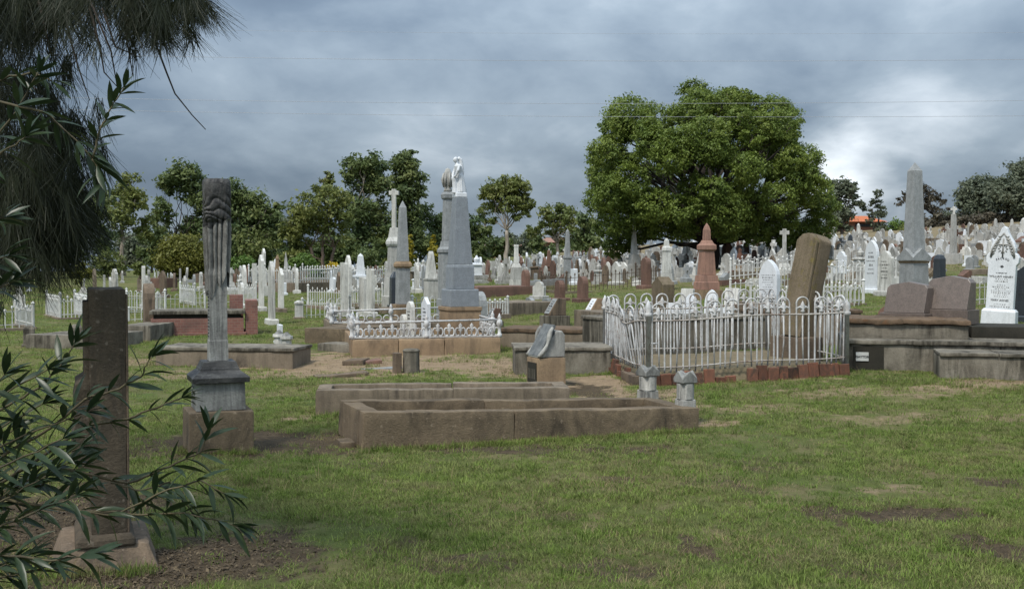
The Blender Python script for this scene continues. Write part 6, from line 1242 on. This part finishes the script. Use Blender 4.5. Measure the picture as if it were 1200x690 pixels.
# low kerbed walls and fences on the right slope and centre
for i in range(150):
    px = random.choice([random.uniform(620, 1200), random.uniform(850, 1200), random.uniform(255, 620)]); py = random.uniform(crest(px) + 4, 332); g = G(px, py)
    if g.y > 100 or g.y < 34 or not free(g, 0.6) or any(abs(px - k[0]) < k[2] and g.y < k[1] for k in KEY): continue
    wv = random.uniform(2.2, 4.0); far_ = 'near-row' if g.y < 46 else ('mid-row' if g.y < 68 else 'far-row')
    if i % 5 < 3:
        r = empty('grave_kerb', g, TH + random.gauss(0, .05), None, None); hh = random.uniform(.3, .55); mk = random.choice(['conc_b', 'brown', 'kerb', 'sand_d'])
        lb = '%s %s kerbed plot %s' % (COL.get(mk, 'brown'), far_, region(px)); tag(r, lb, 'grave kerb'); crowd_things.append((px, r, g.y))
        for c, d in (((0, -.6), (wv, .2)), ((0, .6), (wv, .2)), ((-wv / 2 + .1, 0), (.2, .99)), ((wv / 2 - .1, 0), (.2, .99))): MB().box((c[0], c[1], -.3), (d[0], d[1], hh + .3)).build('kerb_side', M[mk], r, 0.01)
    else:
        lb = 'white %s picket fence %s' % (far_, region(px)); Q = g + E1 * wv; Q.z = H(Q.x, Q.y)
        ff = far_fence(lb, g, Q, random.uniform(.55, .75), random.choice(['hoop', 'picket']), 'iron_far', .18, .022, .1); crowd_things.append((px, ff, g.y))
# the 230 largest headstones of the crowd stay single things; the tiny rest is one mass
hs = sorted([(-(o.scale[2] / y), i) for i, (px, o, y) in enumerate(crowd_things) if o.get('category') == 'headstone']); drop = set(i for _, i in hs[228:])
if drop:
    mass = MB(); mats_ = []; fm = []
    for i in sorted(drop):
        o = crowd_things[i][1]; mt = o.data.materials[0]; mw = Matrix.LocRotScale(o.location, o.rotation_euler, o.scale)
        if mt not in mats_: mats_.append(mt)
        mass.add([mw @ v.co for v in o.data.vertices], [tuple(p.vertices) for p in o.data.polygons]); fm += [mats_.index(mt)] * len(o.data.polygons); bpy.data.objects.remove(o)
    me = mass.mesh('far_headstones', None)
    for mt in mats_: me.materials.append(mt)
    if len(me.polygons) == len(fm): me.polygons.foreach_set('material_index', fm)
    tag(obj('far_headstones', me), 'mass of tiny pale headstones in the farthest rows', None, None, 'stuff')
ct = [c for i, c in enumerate(crowd_things) if i not in drop]; by = {}
for c in ct: by.setdefault(c[1]['label'], []).append(c)
ORD = ['leftmost', 'second from left', 'third from left', 'fourth from left', 'fifth from left', 'sixth from left', 'seventh from left', 'eighth from left']
for lb, cs in by.items():
    if len(cs) > 1:
        cs.sort(key=lambda c: c[0])
        for i, c in enumerate(cs): c[1]['label'] = lb + ', ' + ('rightmost' if i == len(cs) - 1 else ORD[min(i, 7)]); c[1]['group'] = lb + ' group'
# ------------------------------------------------------------------ drooping she-oak at upper left
def sheoak():
    base = GX(-330, 7.2); root = empty('sheoak_tree', base, 0, 'drooping dark needle-leaved tree overhanging from the upper left', 'tree'); rg = random.Random(6); rn = np.random.default_rng(6)
    mb = MB(); trunk, rs = branch((0, 0, -.3), (0.3, 0.2, 7.0), .26, .12, 9, .05, 0, rg); mb.tube(trunk, rs, 10)
    tips = []
    def limb(pix, r0, r1, Yd):
        pts = [Vector(trunk[min(8, pix[0])])] + [W(a, b, Yd + c) - base for a, b, c in pix[1:]]
        # smooth
        P = []
        for i in range(len(pts) - 1):
            for q in range(4): P.append(pts[i].lerp(pts[i + 1], q / 4))
        P.append(pts[-1]); n = len(P); mb.tube(P, [r0 + (r1 - r0) * i / (n - 1) for i in range(n)], 6); return P
    L_ = [limb([8, (-120, -120, .4), (0, -60, .2), (80, -50, 0), (150, -40, 0), (215, -30, 0)], .07, .008, 5.0), limb([7, (-120, -20, .5), (-20, -10, .3), (45, 5, .1), (95, 10, 0)], .06, .008, 5.2), limb([6, (-120, 80, .6), (-30, 90, .5), (30, 100, .4), (70, 120, .3)], .05, .006, 5.6),
          limb([5, (-120, 170, .8), (-40, 170, .8), (30, 190, .6), (75, 215, .5)], .05, .006, 5.8), limb([4, (-120, 240, .6), (-40, 240, .6), (30, 255, .5), (80, 265, .5)], .04, .006, 6.0), limb([8, (-60, -200, .2), (60, -170, 0), (170, -120, 0), (230, -100, 0)], .06, .008, 4.8), limb([8, (-200, -300, -1), (-60, -320, -1.5), (120, -280, -1.5), (300, -300, -1)], .07, .01, 5.0)]
    # bare hanging twigs
    for pl in ([(175, -10), (180, 45), (195, 85), (205, 110), (225, 135), (241, 152)], [(45, 0), (52, 30), (60, 65)], [(120, 10), (135, 55), (165, 68)], [(100, -10), (118, 60), (122, 85), (140, 105)], [(150, 20), (148, 45), (156, 90)], [(75, 20), (92, 80), (105, 118)], [(105, 0), (130, 60), (137, 100)]):
        P = [W(a, b, 5.0) - base for a, b in pl]; mb.tube(P, [.006 - .004 * i / (len(P) - 1) for i in range(len(P))], 5)
    mb.build('trunk', M['bark'], root, smooth=True)
    # needle sprays: (px, py, spread x, spread y, count, depth, droop direction px)
    sprays = [(200, 5, 26, 22, 900, 5.0, (9, 26)), (165, 10, 26, 25, 900, 5.0, (2, 34)), (120, -5, 26, 20, 700, 5.1, (-2, 30)), (85, 15, 25, 20, 500, 5.1, (-6, 30)), (40, 10, 36, 35, 1300, 5.2, (-4, 36)), (5, 40, 28, 45, 1100, 5.2, (-2, 40)), (222, 25, 10, 14, 260, 5.0, (6, 24)), (190, 40, 14, 14, 280, 5.0, (3, 24)), (105, 55, 12, 14, 120, 5.0, (0, 26)),
              (20, 130, 30, 40, 900, 5.6, (0, 40)), (60, 170, 26, 30, 800, 5.7, (3, 36)), (85, 165, 12, 24, 350, 5.6, (5, 34)), (30, 210, 40, 30, 1700, 5.8, (2, 38)), (75, 230, 24, 24, 1000, 5.8, (4, 34)), (20, 262, 32, 28, 1700, 6.0, (2, 36)), (62, 270, 24, 24, 1300, 6.0, (4, 34)), (92, 262, 12, 20, 450, 6.0, (6, 34)), (10, 310, 20, 20, 900, 6.0, (1, 30)), (48, 305, 20, 16, 700, 6.0, (3, 34)), (75, 300, 10, 12, 200, 6.0, (4, 36)), (-40, 150, 40, 150, 2200, 5.8, (0, 40)), (50, -110, 130, 50, 1600, 5.0, (2, 40)), (120, -260, 150, 60, 1500, 4.2, (2, 40))]
    V = []; T = []
    for px, py, sx, sy, n, Y, (qx, qy) in sprays:
        ncl = max(6, n // 30); cl = np.stack([rn.normal(px, sx * .75, ncl), rn.normal(py - qy * .6, sy * .75, ncl), rn.normal(Y, .22, ncl), rn.normal(0, 13, ncl)], -1); pk = rn.integers(0, ncl, n)
        for i in range(n):
            cx, cy, cyd, lean_ = cl[pk[i]]; cx += rn.normal(0, 4.0); cy += rn.normal(0, 6.0); cyd += rn.normal(0, .05)
            l = rn.uniform(.6, 1.5); fan = rn.normal(0, 9); a = W(cx, cy, cyd); b = W(cx + (qx + lean_ + fan) * l * .5, cy + qy * l * .5, cyd); c = W(cx + (qx + lean_) * l + fan * l * 1.5, cy + qy * l * 1.15, cyd + rn.normal(0, .04))
            wv = Vector((rn.uniform(.6, 1), rn.uniform(-.6, .6), 0)) * 0.0018
            V += [a - base - wv, a - base + wv, b - base + wv, b - base - wv, c - base + wv * .3, c - base - wv * .3]; T += [rn.random()] * 6
    k = np.arange(len(V) // 6)[:, None] * 6; F = np.concatenate([k + np.array([0, 1, 2, 3]), k + np.array([3, 2, 4, 5])])
    tag(obj('needles', np_mesh('needles', np.array([tuple(v) for v in V]), F, M['needle'], 4, T), root), kind='stuff')
sheoak()
# ------------------------------------------------------------------ oleander shrub at the left edge
def oleander():
    base = GX(-330, 3.3); root = empty('oleander_shrub', base, 0, 'leafy oleander shrub with long narrow leaves in the left foreground', 'shrub'); rg = random.Random(3)
    # one leaf: narrow blade folded along the midrib, 1 m long, scaled per leaf
    vs = []; fs = []
    for i, (t, w_) in enumerate(((0, .008), (.12, .045), (.35, .10), (.6, .095), (.82, .055), (1.0, .002))):
        z = -.16 * t * t; vs += [(t, -w_, z + .25 * w_), (t, 0, z), (t, w_, z + .25 * w_)]
        if i: k = 3 * i; fs += [(k - 3, k - 2, k + 1, k), (k - 2, k - 1, k + 2, k + 1)]
    lm = np_mesh('leaf', vs, fs, M['oleander'], 4, [.3] * len(vs), smooth=True)
    lm2 = np_mesh('leaf', [(x, y * .85, z * 2.2) for x, y, z in vs], fs, M['oleander'], 4, [.7] * len(vs), smooth=True)
    leaves = []; mb = MB()
    def stem(pix, Y, r0=.006, r1=.002, first=.25, step=.055, lsz=(.075, .118), root_pt=True):
        pts = [W(a, b, Y + (c[0] if c else 0)) - base for a, b, *c in pix]; P = []
        for i in range(len(pts) - 1):
            for q in range(5): P.append(pts[i].lerp(pts[i + 1], q / 5) + Vector((rg.uniform(-1, 1), rg.uniform(-1, 1), rg.uniform(-1, 1))) * .003)
        P.append(pts[-1])
        if root_pt:
            g0 = Vector((rg.uniform(-.25, .25), rg.uniform(-.2, .3), -.05)); m1 = g0.lerp(P[0], .5) + Vector((-.05, 0, .12)); P = [g0, g0.lerp(m1, .5) + Vector((0, 0, .05)), m1, m1.lerp(P[0], .5)] + P; off = 4
        else: off = 0
        n = len(P); mb.tube(P, [r0 + (r1 - r0) * i / (n - 1) for i in range(n)], 6)
        Q = P[off:]; tot = sum((Q[i + 1] - Q[i]).length for i in range(len(Q) - 1)); d = tot * first; acc = 0; i = 0; spin = rg.random() * 6
        while i < len(Q) - 1:
            sl = (Q[i + 1] - Q[i]).length
            if acc + sl < d: acc += sl; i += 1; continue
            p = Q[i].lerp(Q[i + 1], (d - acc) / sl); tn = (Q[i + 1] - Q[i]).normalized(); endk = d / tot
            for q in range(3):
                a = spin + q * 2.094 + rg.uniform(-.3, .3); o1 = tn.orthogonal().normalized(); o2 = tn.cross(o1); out = o1 * math.cos(a) + o2 * math.sin(a)
                dirv = (out * rg.uniform(.6, 1.0) + tn * (rg.uniform(.3, .8) + .5 * endk) + Vector((0, 0, rg.uniform(-.45, .1)))).normalized()
                leaves.append((p, dirv, rg.uniform(*lsz), rg.random() * 6.28))
            spin += 1.1; d += step * rg.uniform(.7, 1.3)
        for q in range(5):
            a = q * 1.26 + spin; o1 = tn.orthogonal().normalized(); o2 = tn.cross(o1); leaves.append((Q[-1], (tn * 1.2 + (o1 * math.cos(a) + o2 * math.sin(a)) * .6).normalized(), rg.uniform(*lsz) * .85, rg.random() * 6.28))
    Y = 3.3
    stem([(-70, 180), (0, 120), (55, 133), (75, 152), (108, 186)], Y, first=.50)
    stem([(108, 186), (118, 150), (130, 125), (145, 103)], Y, .004, .0015, .12, .028, (.06, .095), False)
    stem([(108, 186), (116, 200), (120, 215)], Y, .003, .0015, .3, .03, (.09, .12), False)
    stem([(-80, 240), (-20, 180), (20, 130), (45, 85)], Y + .1, first=.45); stem([(-90, 250), (-30, 200), (10, 175), (30, 160)], Y - .2, first=.45); stem([(-60, 120), (10, 90), (40, 85), (60, 95)], Y + .2, first=.5)
    stem([(-40, 560), (60, 500), (100, 467), (140, 455), (165, 440), (178, 418)], Y, first=.50, step=.05)
    stem([(-60, 570), (45, 592), (130, 604), (215, 600), (278, 616)], Y, first=.45, step=.06)
    stem([(-60, 600), (75, 548), (150, 566), (200, 546), (236, 528), (244, 505)], Y + .15, first=.45, step=.06)
    stem([(-70, 540), (0, 480), (45, 455), (70, 430), (88, 402)], Y, first=.35)
    stem([(-50, 600), (100, 500), (150, 490), (190, 474), (213, 466)], Y + .1, first=.62, step=.07, lsz=(.06, .09))
    stem([(-60, 690), (0, 650), (60, 656), (105, 650)], Y - .3, first=.4)
    stem([(100, 600), (140, 600), (190, 576), (235, 562), (262, 578)], Y, .004, .002, .4, .05, root_pt=False)
    stem([(130, 565), (165, 575), (200, 565), (225, 600)], Y + .1, .004, .002, .3, .05, root_pt=False)
    for i in range(15):
        ex, ey = rg.uniform(-10, 115), rg.uniform(405, 600); stem([(-110, ey + 90), (ex * .4 - 30, ey + 35), (ex, ey)], Y + rg.uniform(-.35, .4), .005, .002, .45, .06)
    for i in range(4):
        ex, ey = rg.uniform(-10, 60), rg.uniform(600, 670); stem([(-110, ey + 60), (ex * .4 - 30, ey + 15), (ex, ey)], Y + rg.uniform(-.3, .3), .005, .002, .45, .07)
    for ex, ey in ((10, 300), (5, 255), (15, 330)): stem([(-110, ey + 60), (ex - 40, ey + 15), (ex, ey)], Y, .005, .002, .6, .05)
    mb.build('stem', M['twig'], root, smooth=True)
    def visible(l):
        p = l[0] + base; px = 600 + FPX * p.x / p.y; py = HOR + FPX * (EYE - p.z) / p.y; return -30 < px < 330 and 0 < py < 700
    leaves.sort(key=lambda l: (0 if visible(l) else 1, -l[2])); restV = []; restF = []
    for n, (p, dv, sz, rl) in enumerate(leaves):
        q = dv.to_track_quat('X', 'Z'); mat = Matrix.Translation(p) @ q.to_matrix().to_4x4() @ Matrix.Rotation(rg.uniform(-.9, .9), 4, 'X') @ Matrix.Diagonal((sz, sz, sz, 1))
        if n < 300:
            o = obj('leaf', lm if n % 2 else lm2, root); o.matrix_local = mat
        else:
            k = len(restV); restV += [tuple(mat @ Vector(v)) for v in vs]; restF += [tuple(i + k for i in f) for f in fs]
    if restV: tag(obj('further_leaves', np_mesh('further_leaves', restV, restF, M['oleander'], 4, [.4] * len(restV), smooth=True), root), kind='stuff')
oleander()
